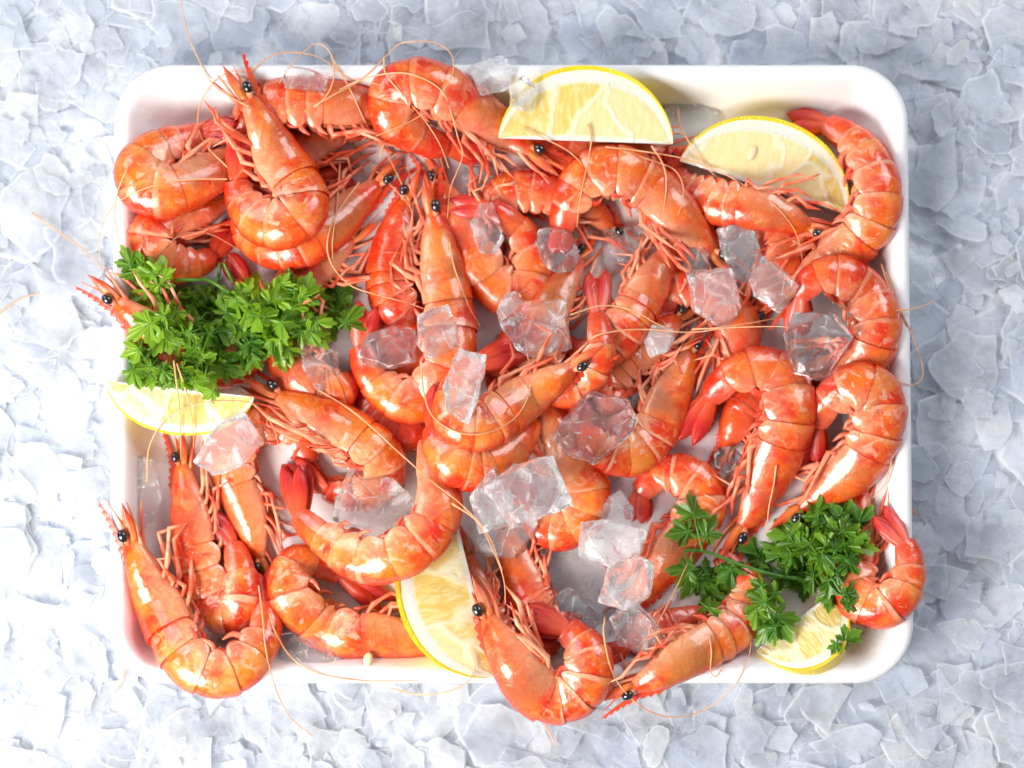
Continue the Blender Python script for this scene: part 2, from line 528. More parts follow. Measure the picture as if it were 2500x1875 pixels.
def tray_d(x, y):
    """distance inside the outer rounded rectangle (positive inside)"""
    qx = np.abs(x - TX) - (HX - CR); qy = np.abs(y - TY) - (HY - CR)
    o = np.hypot(np.maximum(qx, 0), np.maximum(qy, 0)) + np.minimum(np.maximum(qx, qy), 0) - CR
    return -o
PROF = [(0, 2), (0, 60), (-1, 96), (2, 110), (9, 117), (20, 119), (30, 117), (39, 110), (50, 94), (64, 68), (80, 42), (95, 26), (112, 18), (140, 15)]
GX0, GY0, GS = -1400.0, -1100.0, 5.0
GNX, GNY = 561, 441
gx = GX0 + GS * np.arange(GNX); gy = GY0 + GS * np.arange(GNY)
GXX, GYY = np.meshgrid(gx, gy)
dd = tray_d(GXX, GYY)
H = np.interp(dd, [-1, 0, 9, 20, 30, 39, 50, 64, 80, 95, 112, 140], [0, 105, 117, 119, 117, 110, 94, 68, 42, 26, 18, 15])

def build_tray():
    V, F, A = [], [], []
    nseg = 14
    def ring(inset, z, a):
        cr = max(CR - inset, 12.0)
        hx, hy = HX - inset, HY - inset
        out = []
        for q, (sx, sy) in enumerate(((1, 1), (-1, 1), (-1, -1), (1, -1))):
            for k in range(nseg + 1):
                an = math.pi / 2 * (q + k / nseg)
                out.append((TX + sx * (hx - cr) + cr * math.cos(an), TY + sy * (hy - cr) + cr * math.sin(an), z))
        V.extend(out); A.extend([(a, 0, 0)] * len(out))
    n = 4 * (nseg + 1)
    rows = [(i, z, 0.0) for i, z in PROF[:9]] + [(64, 68, .2), (80, 42, .45), (95, 26, .7), (112, 18, .9), (140, 15, 1.0)]
    rows = [(i, z, max(0, min(1, (i - 40) / 75))) for i, z in PROF]
    rows += [(300, 15, 1.0), (500, 15, 1.0)]
    for i, z, a in rows: ring(i, z, a)
    for r in range(len(rows) - 1):
        for k in range(n):
            k2 = (k + 1) % n
            F.append((r * n + k, r * n + k2, (r + 1) * n + k2, (r + 1) * n + k))
    F.append(tuple((len(rows) - 1) * n + k for k in range(n)))
    V.append((TX, TY, 2))
    o = link('foam_tray', V[:-1], F, M['tray'], origin=(TX, TY, 0), attr=A)
    tag(o, 'large white foam tray with rounded corners holding the shrimp', 'tray')
build_tray()

def build_ice_bed():
    s = 2600.0
    V, F = [], []
    n = 40
    for i in range(n + 1):
        for j in range(n + 1):
            x, y = -s + 2 * s * i / n, -s + 2 * s * j / n
            V.append((x, y, -30 + R.uniform(-4, 4)))
    for i in range(n):
        for j in range(n):
            a = i * (n + 1) + j
            F.append((a, a + n + 1, a + n + 2, a + 1))
    o = link('ice_ground', V, F, M['bed'])
    o['kind'] = 'structure'
    # crushed flakes heaped around the tray: nobody could count them
    rr = random.Random(11)
    V, F, A = [], [], []
    def flake(x, y, z, size, thick, tl):
        nc = rr.randint(4, 7)
        ax = rr.uniform(0, 6.28); asp = rr.uniform(0.5, 1.0)
        tx, ty = rr.gauss(0, tl), rr.gauss(0, tl)
        rnd = rr.random()
        base = len(V)
        cor = sorted(rr.uniform(0, 6.283) for _ in range(nc))
        cor = [2 * math.pi * (k + rr.uniform(-.3, .3)) / nc for k in range(nc)]
        pts = [(math.cos(c) * rr.uniform(.7, 1.1), math.sin(c) * rr.uniform(.7, 1.1) * asp) for c in cor]
        out = []
        sub = 4 if size > 30 else 2
        for k in range(nc):
            a, b = pts[k], pts[(k + 1) % nc]
            e = rr.uniform(-.12, .10)
            for m in range(sub):
                u = m / sub
                w = 1 + e * math.sin(math.pi * u) + (rr.uniform(-.07, .07) if m else 0)
                out.append(((a[0] + (b[0] - a[0]) * u) * w, (a[1] + (b[1] - a[1]) * u) * w))
        nn = len(out)
        cx, cy_ = rr.uniform(-.3, .3), rr.uniform(-.3, .3)
        dome = rr.uniform(-.03, .09) * size
        f1, f2 = rr.uniform(0, 6), rr.uniform(0, 6)
        for lay, (sc, zz, rim) in enumerate(((0.95, -thick, 0.8), (1.0, -thick * .2, 1.0), (0.97, thick * .75, 0.95), (0.88, thick, 0.3), (0.45, thick, 0.0))):
            for k in range(nn):
                px, py = out[k][0] * size * sc + cx * size * (1 - sc), out[k][1] * size * sc + cy_ * size * (1 - sc)
                qx, qy = px * math.cos(ax) - py * math.sin(ax), px * math.sin(ax) + py * math.cos(ax)
                wv = size * .035 * math.sin(qx / size * 3 + f1) + size * .03 * math.sin(qy / size * 4 + f2)
                V.append((x + qx, y + qy, z + zz + dome * (1 - sc * sc) + wv + qx * tx + qy * ty)); A.append((rim, rnd, 0))
        for l in range(4):
            for k in range(nn):
                k2 = (k + 1) % nn
                F.append((base + l * nn + k, base + l * nn + k2, base + (l + 1) * nn + k2, base + (l + 1) * nn + k))
        F.append(tuple(base + 4 * nn + k for k in range(nn)))
        F.append(tuple(base + k for k in range(nn))[::-1])
    for lay, (N, s0, s1, z0, z1, tl) in enumerate(((1400, 70, 165, -28, -20, .05), (1600, 55, 150, -24, -10, .085), (1500, 34, 125, -18, -3, .11), (900, 10, 45, -12, 2, .22))):
        for _ in range(N):
            x, y = rr.uniform(-1750, 1750), rr.uniform(-1400, 1400)
            d = float(tray_d(np.array(x), np.array(y)))
            sz = s0 + (s1 - s0) * rr.random() ** 2
            if d > 40: continue
            if d > -sz * .5 and lay > 0: continue
            flake(x, y, rr.uniform(z0, z1), sz, rr.uniform(0.8, 2.6), tl)
    o = link('crushed_ice', V, F, M['flake'], attr=A, sharp=35)
    o['kind'] = 'stuff'
    o['label'] = 'bed of pale blue crushed ice flakes around the tray'
    o['category'] = 'crushed ice'
build_ice_bed()

# ------------------------------------------------------------------ height field: things come to rest on what lies below
def win(x, y, r):
    i0 = max(0, int((x - r - GX0) / GS)); i1 = min(GNX, int((x + r - GX0) / GS) + 2)
    j0 = max(0, int((y - r - GY0) / GS)); j1 = min(GNY, int((y + r - GY0) / GS) + 2)
    return slice(j0, j1), slice(i0, i1)

def h_at(x, y):
    i = min(GNX - 1, max(0, int(round((x - GX0) / GS)))); j = min(GNY - 1, max(0, int(round((y - GY0) / GS))))
    return H[j, i]

def rest(px, rad, half, slope=0.42, pct=93, pack=0.86, sm=3, selfover=0.0):
    """heights of the samples of a bent body so that it lies on the height field"""
    n = len(px)
    z = np.full(n, 60.0)
    for it in range(3):
        xy = np.array([P(px[k][0], px[k][1], z[k])[:2] for k in range(n)])
        req = np.zeros(n)
        for k in range(n):
            w = win(xy[k][0], xy[k][1], rad[k])
            d2 = ((GXX[w] - xy[k][0]) ** 2 + (GYY[w] - xy[k][1]) ** 2) / rad[k] ** 2
            mk = d2 < 1
            if not mk.any(): req[k] = half[k]; continue
            v = H[w][mk] + half[k] * pack * np.sqrt(1 - d2[mk])
            req[k] = np.percentile(v, pct)
        arc = np.concatenate([[0], np.cumsum(np.linalg.norm(np.diff(xy, axis=0), axis=1))])
        if selfover:
            for k in range(n):
                for j in range(k):
                    if arc[k] - arc[j] > 4.5 * max(rad):
                        d = np.linalg.norm(xy[k] - xy[j]) / (0.85 * (rad[k] + rad[j]))
                        if d < 1: req[k] = max(req[k], req[j] + selfover * (half[k] + half[j]) * math.sqrt(1 - d * d))
        for k in range(n):
            z[k] = np.max(req - slope * np.abs(arc - arc[k]))
        z = smooth1(z, sm)
    return z

def stamp(pts, rad, half):
    for k in range(len(pts)):
        x, y, z = pts[k]
        w = win(x, y, rad[k])
        d2 = ((GXX[w] - x) ** 2 + (GYY[w] - y) ** 2) / rad[k] ** 2
        top = np.where(d2 < 1, z + half[k] * np.sqrt(np.clip(1 - d2, 0, 1)), -1e9)
        H[w] = np.maximum(H[w], top)

# ------------------------------------------------------------------ shrimp
PHI = [0, .08, .16, .25, .34, .42, .5, .58, .66, .73, .79, .85, .92, 1.0]
PX_A = [0, .30, .56, .78, .92, .985, 1, .99, .94, .85, .70, .48, .24, 0]
PY_A = [1, .95, .82, .62, .39, .18, 0, -.26, -.55, -.82, -1.0, -.84, -.66, -.60]
PY_C = [1, .95, .82, .60, .38, .18, 0, -.25, -.52, -.78, -.94, -.98, -.95, -.92]
PX_C = [0, .27, .52, .74, .89, .97, 1, .98, .91, .80, .66, .48, .25, 0]
SEGF = np.array([.155, .175, .19, .165, .14, .175]); SEGF = SEGF / SEGF.sum()

SHRIMPS = {}
def shrimp(key, pts, tip, label, W=50, roll=0.0, red=0.2, olive=0.1, pale=0.5, over=0.0, head=True, flip=1, cara=None, legs=(5, 4), legspread=1.0, eye=1.0, rost=1.0, fan=1.0, hgroup='boiled shrimp heaped in the tray', lift=0.0, slope=0.42):
    rg = random.Random(hash(key) % 9973 if not isinstance(key, str) else sum(ord(c) * (i + 3) for i, c in enumerate(key)))
    N = 64
    W = W * 1.16 * rg.uniform(.95, 1.05)
    gir = rg.uniform(.96, 1.07)
    body = spline(pts, N)
    arcp = np.sum(np.linalg.norm(np.diff(body, axis=0), axis=1))
    cf = cara if cara else min(0.46, 3.55 * W / arcp) * rg.uniform(.93, 1.05)
    fr = np.linspace(0, 1, N)
    prof_h = np.interp(fr, [0, cf * .3, cf * .7, cf, cf + (1 - cf) * .3, cf + (1 - cf) * .6, cf + (1 - cf) * .82, 1],
                       [.42, .70, .94, 1.0, 1.0, .90, .70, .44])
    tl = np.array(tip, float)
    tailp = np.array([body[-1] + (tl - body[-1]) * t for t in np.linspace(.15, 1, 8)])
    allp = np.vstack([body, tailp])
    rad = np.concatenate([prof_h * W * .9, np.full(8, W * .42)])
    hlf = np.concatenate([prof_h * W * .72, np.full(8, W * .28)])
    zz = rest(allp, rad, hlf, selfover=over, slope=slope) + lift
    Hprev = H.copy()
    C = np.array([P(allp[k][0], allp[k][1], zz[k]) for k in range(len(allp))])
    B = C[:N]
    T = np.gradient(B, axis=0)
    T = np.array([nrm(t) for t in T])
    t2 = T[:, :2]
    turn = np.sum(t2[:-1, 0] * t2[1:, 1] - t2[:-1, 1] * t2[1:, 0])
    sgn = (-1 if turn > 0 else 1) * flip        # dorsal on the outer side of the curl
    base = np.array([B[N // 2][0], B[N // 2][1], max(0.0, min(B[:, 2]) - W * .8)])
    root = thing('shrimp', base, label, 'shrimp', hgroup)
    up = np.array([0, 0, 1.0])
    def frame(k):
        t = T[k]
        d = nrm(np.cross(up, t)) * sgn          # in-plane dorsal
        l = nrm(np.cross(t, d)); l = l if l[2] > 0 else -l
        d = nrm(np.cross(l, t)) if np.dot(np.cross(l, t), d) > 0 else -nrm(np.cross(l, t))
        a = math.radians(roll)
        return t, d * math.cos(a) + l * math.sin(a), l * math.cos(a) - d * math.sin(a)
    def at(f):
        x = f * (N - 1); k = int(min(N - 2, max(0, math.floor(x)))); u = x - k
        c = B[k] * (1 - u) + B[k + 1] * u
        t, d, l = frame(k); t_, d_, l_ = frame(k + 1)
        return c, nrm(t * (1 - u) + t_ * u), nrm(d * (1 - u) + d_ * u), nrm(l * (1 - u) + l_ * u)
    # ---- body: one continuous mesh, head shell then six overlapping plates
    rows = []   # (f, hd, hv, w, s, t, kind, scal)
    for i in range(20):
        a = i / 19
        hd = np.interp(a, [0, .12, .3, .55, .8, 1], [.38, .53, .71, .90, 1.0, 1.03]) * W
        hv = np.interp(a, [0, .12, .3, .55, .8, 1], [.27, .44, .66, .89, 1.0, .98]) * W
        w = np.interp(a, [0, .12, .3, .6, 1], [.25, .41, .56, .70, .76]) * W
        g = 1 - 0.035 * math.exp(-((a - .42) / .035) ** 2)
        rows.append((a * cf, hd * g, hv * g, w * g, a * .985, a, 'c', 1))
    acc = cf
    hs = [1.0 * gir, 1.02 * gir, 1.0 * gir, .94 * gir, .84, .70, .50]
    for sgi in range(6):
        f1 = acc + SEGF[sgi] * (1 - cf)
        nrw = 9
        for i in range(nrw):
            t = i / (nrw - 1)
            tt = t if t < 1 else 1
            h = hs[sgi] * (1 - t) + hs[sgi + 1] * t
            lip = .93 + .085 * (t ** .6)
            if i == nrw - 1: lip *= .985
            bow = 1 + .015 * math.sin(math.pi * t)
            scal = .80 + .30 * math.sin(math.pi * min(1, max(0, .06 + t * .90))) ** .8 if sgi < 5 else .86 + .1 * math.sin(math.pi * t)
            hh = h * lip * bow * W
            rows.append((acc + (f1 - acc) * (t if i else -0.02), hh, hh * .97, hh * .73, 1 + (sgi + t) / 6, t, 'a', scal))
        acc = f1
    nR = 2 * (len(PHI) - 1)
    V, A, F = [], [], []
    off = np.array([rg.uniform(-50, 50) for _ in range(3)])
    c0, t0, d0, l0 = at(0.0)
    for r, (f, hd, hv, w, s, t, kd, scal) in enumerate(rows):
        c, tt, d, l = at(min(1, max(0, f)))
        X, Y = (PX_C, PY_C) if kd == 'c' else (PX_A, PY_A)
        for j in range(nR):
            q = j if j < len(PHI) else nR - j
            sd = 1 if j < len(PHI) else -1
            yy = Y[q]; y = yy * (hd if yy > 0 else hv * (scal if yy < 0 else 1))
            p = c + d * y + l * (sd * X[q] * w)
            # backward sweep of plate edges on the flanks
            if kd == 'a': p = p + tt * W * .10 * (1 - abs(yy)) * (t - .3)
            nz = mnoise.noise(Vector((p + off) / (W * .55)))
            nz2 = mnoise.noise(Vector((p + off) / (W * .22)))
            p = p + (d * yy + l * sd * X[q]) * W * (.030 * nz + .012 * nz2)
            V.append(p); A.append((s, t, PHI[q]))
    nr = len(rows)
    for r in range(nr - 1):
        for j in range(nR):
            j2 = (j + 1) % nR
            F.append((r * nR + j, r * nR + j2, (r + 1) * nR + j2, (r + 1) * nR + j))
    # snout cap
    b0 = len(V)
    for sc, fw in ((.72, .10), (.35, .17)):
        for j in range(nR):
            V.append(c0 - t0 * W * fw + (V[j] - c0) * sc); A.append((0, 0, PHI[j if j < len(PHI) else nR - j]))
    V.append(c0 - t0 * W * .19); A.append((0, 0, .5))
    for j in range(nR):
        j2 = (j + 1) % nR
        F.append((j2, j, b0 + j, b0 + j2)); F.append((b0 + j2, b0 + j, b0 + nR + j, b0 + nR + j2))
        F.append((b0 + nR + j2, b0 + nR + j, len(V) - 1))
    # tail end cap
    V.append(at(1.0)[0] + at(1.0)[1] * W * .08); A.append((2, 1, .5))
    for j in range(nR):
        F.append(((nr - 1) * nR + j, (nr - 1) * nR + (j + 1) % nR, len(V) - 1))
    bo = link('body', V, F, M['body'], root, base, attr=A, sharp=48)
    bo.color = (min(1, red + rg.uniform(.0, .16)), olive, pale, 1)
    # ---- tail fan
    c, t, d, l = at(1.0)
    tv = C[-1] - B[-1]; L = np.linalg.norm(tv); td = nrm(tv)
    tdd = nrm(d - td * np.dot(d, td)); tln = nrm(np.cross(td, tdd)); tln = tln if tln[2] > 0 else -tln
    bs = B[-1] - td * W * .12
    V_, F_, A_ = blade(bs, td, tln, tdd, L * .80, W * .34, W * .22, cup=.5, shape=lambda t: (1 - t) ** .75 * .9 + .1)
    link('telson', V_, F_, M['tail'], root, base, attr=A_)
    for q, (an, lo, ln, wd) in enumerate(((-7, .24, .93, .60), (7, .15, 1.0, .66), (-9, -.22, .95, .60), (8, -.13, .97, .64))):
        a = math.radians(an * fan * rg.uniform(.7, 1.3))
        dr = nrm(td * math.cos(a) + tdd * math.sin(a) + tln * lo * .10)
        sdv = nrm(tdd * math.cos(a) - td * math.sin(a))
        nv = tln if lo > 0 else -tln
        V_, F_, A_ = blade(bs + tln * W * lo * .85 + sdv * W * math.sin(a) * .6, dr, sdv, nv, L * ln, W * wd * 1.12, W * .065, shape=lambda t: (.42 + .58 * math.sin(math.pi * .5 * min(1, t / .55))) * (1 - max(0, (t - .5) / .5) ** 2.6 * .9), bend=-.05 if lo > 0 else .05, cup=.28)
        link('tail_fin', V_, F_, M['tail'], root, base, attr=A_)
    # ---- swimmerets along the belly
    for sgi in range(5):
        f = cf + (1 - cf) * (sum(SEGF[:sgi]) + SEGF[sgi] * .55)
        c, t, d, l = at(f)
        hv = hs[sgi] * W
        for sd in (1, -1):
            b = c - d * hv * .55 + l * sd * W * .30
            ang = math.radians(rg.uniform(25, 65))
            dr = nrm(-d * math.cos(ang) - t * math.sin(ang) * .9 + l * sd * rg.uniform(-.05, .25))
            pts_ = [b, b + dr * W * .35, b + nrm(dr - d * .3) * W * .62, b + nrm(dr - d * .15 - t * .3) * W * rg.uniform(.85, 1.1)]
            V_, F_ = tube(spline(pts_, 8), np.interp(np.linspace(0, 1, 8), [0, .35, .75, 1], [.10, .13, .09, .02]) * W, 6)
            link('swimmeret', V_, F_, M['swim'], root, base)
    if not head:
        stamp(C, rad, hlf); SHRIMPS[key] = (root, base); return root
    # ---- walking legs folded forward under the head
    for sd, nl in ((1, legs[0]), (-1, legs[1])):
        for q in range(nl):
            f = cf * (.42 + .52 * q / max(1, nl - 1))
            c, t, d, l = at(f)
            hv = np.interp(f / cf, [0, .3, .55, .8, 1], [.26, .66, .9, 1.0, .98]) * W
            b = c - d * hv * .80 + l * sd * W * .34
            e = rg.uniform(.45, 1.5) * legspread
            k1 = b - d * W * .42 * e - t * W * rg.uniform(.05, .8) + l * sd * W * rg.uniform(-.05, .3)
            k2 = k1 - t * W * rg.uniform(.55, 1.3) - d * W * rg.uniform(-.35, .5) * e + l * W * rg.uniform(-.1, .2)
            if rg.random() < .4: k3 = k2 + nrm(-t * rg.uniform(-.4, .3) - d * rg.uniform(-.2, 1)) * W * .8
            else: k3 = k2 - t * W * rg.uniform(.5, .95) + d * W * rg.uniform(-.25, .3)
            pp = [b, (b + k1) / 2 - d * 2, k1, (k1 + k2) / 2 + l * 2, k2, (k2 + k3) / 2, k3]
            for z in pp:
                i = min(GNX - 1, max(0, int(round((z[0] - GX0) / GS)))); j = min(GNY - 1, max(0, int(round((z[1] - GY0) / GS))))
                z[2] = max(z[2], min(Hprev[j, i] + 5, c[2] + W * .8))
            pp = np.array(pp)
            V_, F_ = tube(pp, np.array([.10, .085, .115, .072, .092, .052, .016]) * W * rg.uniform(.85, 1.15), 7)
            link('walking_leg', V_, F_, M['leg'], root, base)
    # ---- head: rostrum, eyes, scales, feelers
    c, t, d, l = at(0.0)
    fw = -t
    # rostrum: serrated keel running from the head crest past the eyes
    n = 22
    V_, F_ = [], []
    RL = W * 1.95 * rost
    for i in range(n):
        u = i / (n - 1)
        if u < .38:
            c2, t2_, d2_, l2_ = at(cf * (.36 - .36 * u / .38))
            hd = np.interp((.36 - .36 * u / .38), [0, .12, .3, .55], [.40, .55, .72, .90]) * W
            p0 = c2 + d2_ * (hd - W * .06); dn = d2_; ln = l2_
        else:
            v = (u - .38) / .62
            p0 = c + d * (.34 * W + W * .30 * v * v) + fw * RL * v; dn = nrm(d + fw * .15); ln = l
        hgt = W * np.interp(u, [0, .3, .45, .8, 1], [.05, .14, .20, .12, .02])
        tooth = (W * .10 if i % 2 else 0) if .12 < u < .93 else 0
        th = W * np.interp(u, [0, .4, 1], [.07, .07, .02])
        V_ += [p0 + ln * th, p0 - ln * th, p0 + dn * (hgt + tooth) - ln * th * .15 - fw * (-tooth * .8), p0 + dn * (hgt + tooth) + ln * th * .15 - fw * (-tooth * .8)]
        if i:
            a, b = (i - 1) * 4, i * 4
            for k in range(4):
                F_.append((a + k, a + (k + 1) % 4, b + (k + 1) % 4, b + k))
    F_ += [(0, 1, 2, 3), tuple((n - 1) * 4 + k for k in (3, 2, 1, 0))]
    link('rostrum', V_, F_, M['rostrum'], root, base, smooth=False)
    for sd in (1, -1):
        st = c + d * W * .12 + l * sd * W * .16 + fw * W * .02
        ec = c + d * W * .20 + l * sd * W * .40 + fw * W * .30
        V_, F_ = tube([st, st * .5 + ec * .5, ec], [W * .11, W * .125, W * .14], 8)
        ro = link('eyestalk', V_, F_, M['stalk'], root, base)
        V_, F_ = ellipsoid(ec + fw * W * .07, fw * W * .27 * eye, d * W * .205 * eye, l * W * .20 * eye)
        link('eye', V_, F_, M['eye'], ro, base)
        # antennal scale
        so = c - d * W * .10 + l * sd * W * .22
        dr = nrm(fw + d * rg.uniform(-.10, .06) + l * sd * .10)
        sdv = nrm(d - dr * np.dot(d, dr))
        V_, F_, A_ = blade(so, dr, sdv, l * sd, W * rg.uniform(1.5, 1.8), W * .40, W * .07, cup=.2, shape=lambda t: (0.55 + .45 * math.sin(math.pi * min(1, t * 1.1))) * (1 - t ** 4) + .03)
        link('antennal_scale', V_, F_, M['scale'], root, base, attr=A_)
        # third jaw-legs and short feelers
        b = c - d * W * .26 + l * sd * W * .14 + t * W * .5
        e1 = b + fw * W * 1.0 - d * W * rg.uniform(.1, .3)
        e2 = e1 + fw * W * rg.uniform(.7, 1.1) - d * W * rg.uniform(-.1, .35)
        V_, F_ = tube(spline([b, e1, e2], 8), np.linspace(.10, .03, 8) * W, 6)
        link('jaw_leg', V_, F_, M['leg'], root, base)
        b = c + d * W * .05 + l * sd * W * .12
        e1 = b + fw * W * .8 + d * W * .05
        e2 = e1 + fw * W * rg.uniform(.6, 1.1) + d * W * rg.uniform(-.2, .35) + l * sd * W * .1
        V_, F_ = tube(spline([b, e1, e2], 9), np.interp(np.linspace(0, 1, 9), [0, .4, .55, 1], [.10, .09, .04, .012]) * W, 6)
        link('antennule', V_, F_, M['scale'], root, base, attr=[(.3, 0, 0)] * len(V_))
    stamp(C, rad, hlf)
    SHRIMPS[key] = (root, base)
    return root

def antenna(key, pts, r0=2.3, r1=1.0, dz=4.0):
    root, base = SHRIMPS[key]
    p = spline(pts, max(14, int(len(pts) * 9)))
    z = np.full(len(p), 60.0)
    for it in range(2):
        xy = np.array([P(p[k][0], p[k][1], z[k])[:2] for k in range(len(p))])
        req = np.array([h_at(x, y) for x, y in xy]) + dz
        arc = np.concatenate([[0], np.cumsum(np.linalg.norm(np.diff(xy, axis=0), axis=1))])
        z = np.array([np.max(req - .45 * np.abs(arc - a)) for a in arc])
        z = np.maximum(smooth1(z, 5), req)
        z = smooth1(z, 2)
    q = np.array([P(p[k][0], p[k][1], z[k]) for k in range(len(p))])
    V, F = tube(q, np.linspace(r0, r1, len(q)), 6)
    return link('antenna', V, F, M['ant'], root, base)

# ------------------------------------------------------------------ lemons, ice pieces, parsley: builders
def lemon(pa, pb, apex, alpha, tilt, label, name='lemon_wedge', sink=0.0, zc=None, cut=(-1.0, 1.0), pithw=.19, seeds=()):
    """wedge of a lemon: core edge from pa to pb, upper cut face bulging towards apex, body hanging below that face"""
    pa, pb, apex = (np.array(q, float) for q in (pa, pb, apex))
    mid = (pa + pb) / 2
    z = 90.0
    for it in range(2):
        A_, B_, C_ = P(*pa, z), P(*pb, z), P(*apex, z)
        m = (A_ + B_) / 2
        X = nrm(B_ - A_); a = np.linalg.norm(B_ - A_) / 2
        Rv = C_ - m; Rv = Rv - X * np.dot(Rv, X); b = np.linalg.norm(Rv) / math.cos(math.radians(tilt)); Rv = nrm(Rv)
        Nv = np.cross(X, Rv); Nv = Nv if Nv[2] > 0 else -Nv
        ti = math.radians(tilt)
        Rt = Rv * math.cos(ti) - Nv * math.sin(ti)      # face leans down towards the rind
        Nt = Nv * math.cos(ti) + Rv * math.sin(ti)
        if zc is None:
            hs_ = []
            for u in np.linspace(-.8, .8, 9):
                for v in np.linspace(.1, .85, 5):
                    q = m + X * u * a + Rv * v * b * math.sqrt(1 - u * u); hs_.append(h_at(q[0], q[1]))
            lowest = min(0, -math.sin(ti + math.radians(alpha)) * b * .8)
            z = np.percentile(hs_, 60) - lowest * .55 - sink
        else: z = zc
    O = m.copy(); O[2] = z
    root = thing(name, (O[0], O[1], max(0, O[2] - b * .5)), label, 'lemon', 'lemon wedges')
    base = np.array([O[0], O[1], max(0, O[2] - b * .5)])
    nx, nf = 26, 12
    al = math.radians(alpha)
    def prof(x):
        r = math.sqrt(max(0, 1 - x * x)) ** .92
        return r
    def solid(r0, r1, bulge, nm, mat, kind):
        V, F, At = [], [], []
        idx = {}
        nr = 7
        xs = [cut[0] + (cut[1] - cut[0]) * (0.5 - 0.5 * math.cos(math.pi * i / nx)) for i in range(nx + 1)]
        for i, x in enumerate(xs):
            xx = max(-.999, min(.999, x))
            ext = a * (xx + (.045 * (abs(xx) ** 14) * (1 if xx > 0 else -1)))
            for j in range(nf + 1):
                ph = al * j / nf
                for k in range(nr + 1):
                    rr = r0 + (r1 - r0) * k / nr
                    rin = b * max(prof(xx) - pithw, 0.0)
                    rad = rin + (b * prof(xx) - rin) * k / nr if kind == 'rind' else (rin + 1.5) * k / nr
                    rad = max(rad, 0.05)
                    p = O + X * ext + rad * (Rt * math.cos(ph) - Nt * math.sin(ph))
                    e = 0
                    if j == 0: p = p + Nt * bulge * math.sin(math.pi * k / nr) * (1 - xx * xx)
                    if j == nf: p = p - (Rt * math.sin(al) + Nt * math.cos(al)) * bulge * 0.0
                    w = mnoise.noise(Vector(p / 38.0)) * (1.6 if kind == 'rind' and k == nr else .9)
                    p = p + (Rt * math.cos(ph) - Nt * math.sin(ph)) * w
                    idx[i, j, k] = len(V); V.append(p)
                    At.append((k / nr, 0, 0) if kind == 'rind' else (xx, k / nr, 0))
        g = lambda *q: idx[q]
        for i in range(nx):
            for k in range(nr):
                F.append((g(i, 0, k), g(i + 1, 0, k), g(i + 1, 0, k + 1), g(i, 0, k + 1)))
                F.append((g(i, nf, k), g(i, nf, k + 1), g(i + 1, nf, k + 1), g(i + 1, nf, k)))
            for j in range(nf):
                F.append((g(i, j, nr), g(i + 1, j, nr), g(i + 1, j + 1, nr), g(i, j + 1, nr)))
                F.append((g(i, j, 0), g(i, j + 1, 0), g(i + 1, j + 1, 0), g(i + 1, j, 0)))
        for j in range(nf):
            for k in range(nr):
                F.append((g(0, j, k), g(0, j, k + 1), g(0, j + 1, k + 1), g(0, j + 1, k)))
                F.append((g(nx, j, k), g(nx, j + 1, k), g(nx, j + 1, k + 1), g(nx, j, k + 1)))
        o = link(nm, V, F, mat, root, base, attr=At, sharp=40)
        bm = bmesh.new(); bm.from_mesh(o.data); bmesh.ops.recalc_face_normals(bm, faces=bm.faces); bm.to_mesh(o.data); bm.free()
        return o
    r_ = solid(1 - pithw, 1.0, 0.0, 'rind', M['rind'], 'rind')
    p_ = solid(0.0, 1 - pithw + .012, 1.6, 'pulp', M['pulp'], 'pulp')
    for (sx_, sv_, sa_) in seeds:
        q = O + X * sx_ * a + Rt * sv_ * b + Nt * 2.5
        e1 = Rt * math.cos(sa_) + X * math.sin(sa_); e2 = X * math.cos(sa_) - Rt * math.sin(sa_)
        V_, F_ = ellipsoid(q, e1 * 19, e2 * 10, Nt * 6)
        link('seed', V_, F_, M['seed'], p_, base)
    for u in np.linspace(-.92, .92, 15):
        for v in np.linspace(.0, .92, 7):
            q = O + X * u * a + Rt * v * b * prof(u)
            stamp([q], [24], [2])
    return root

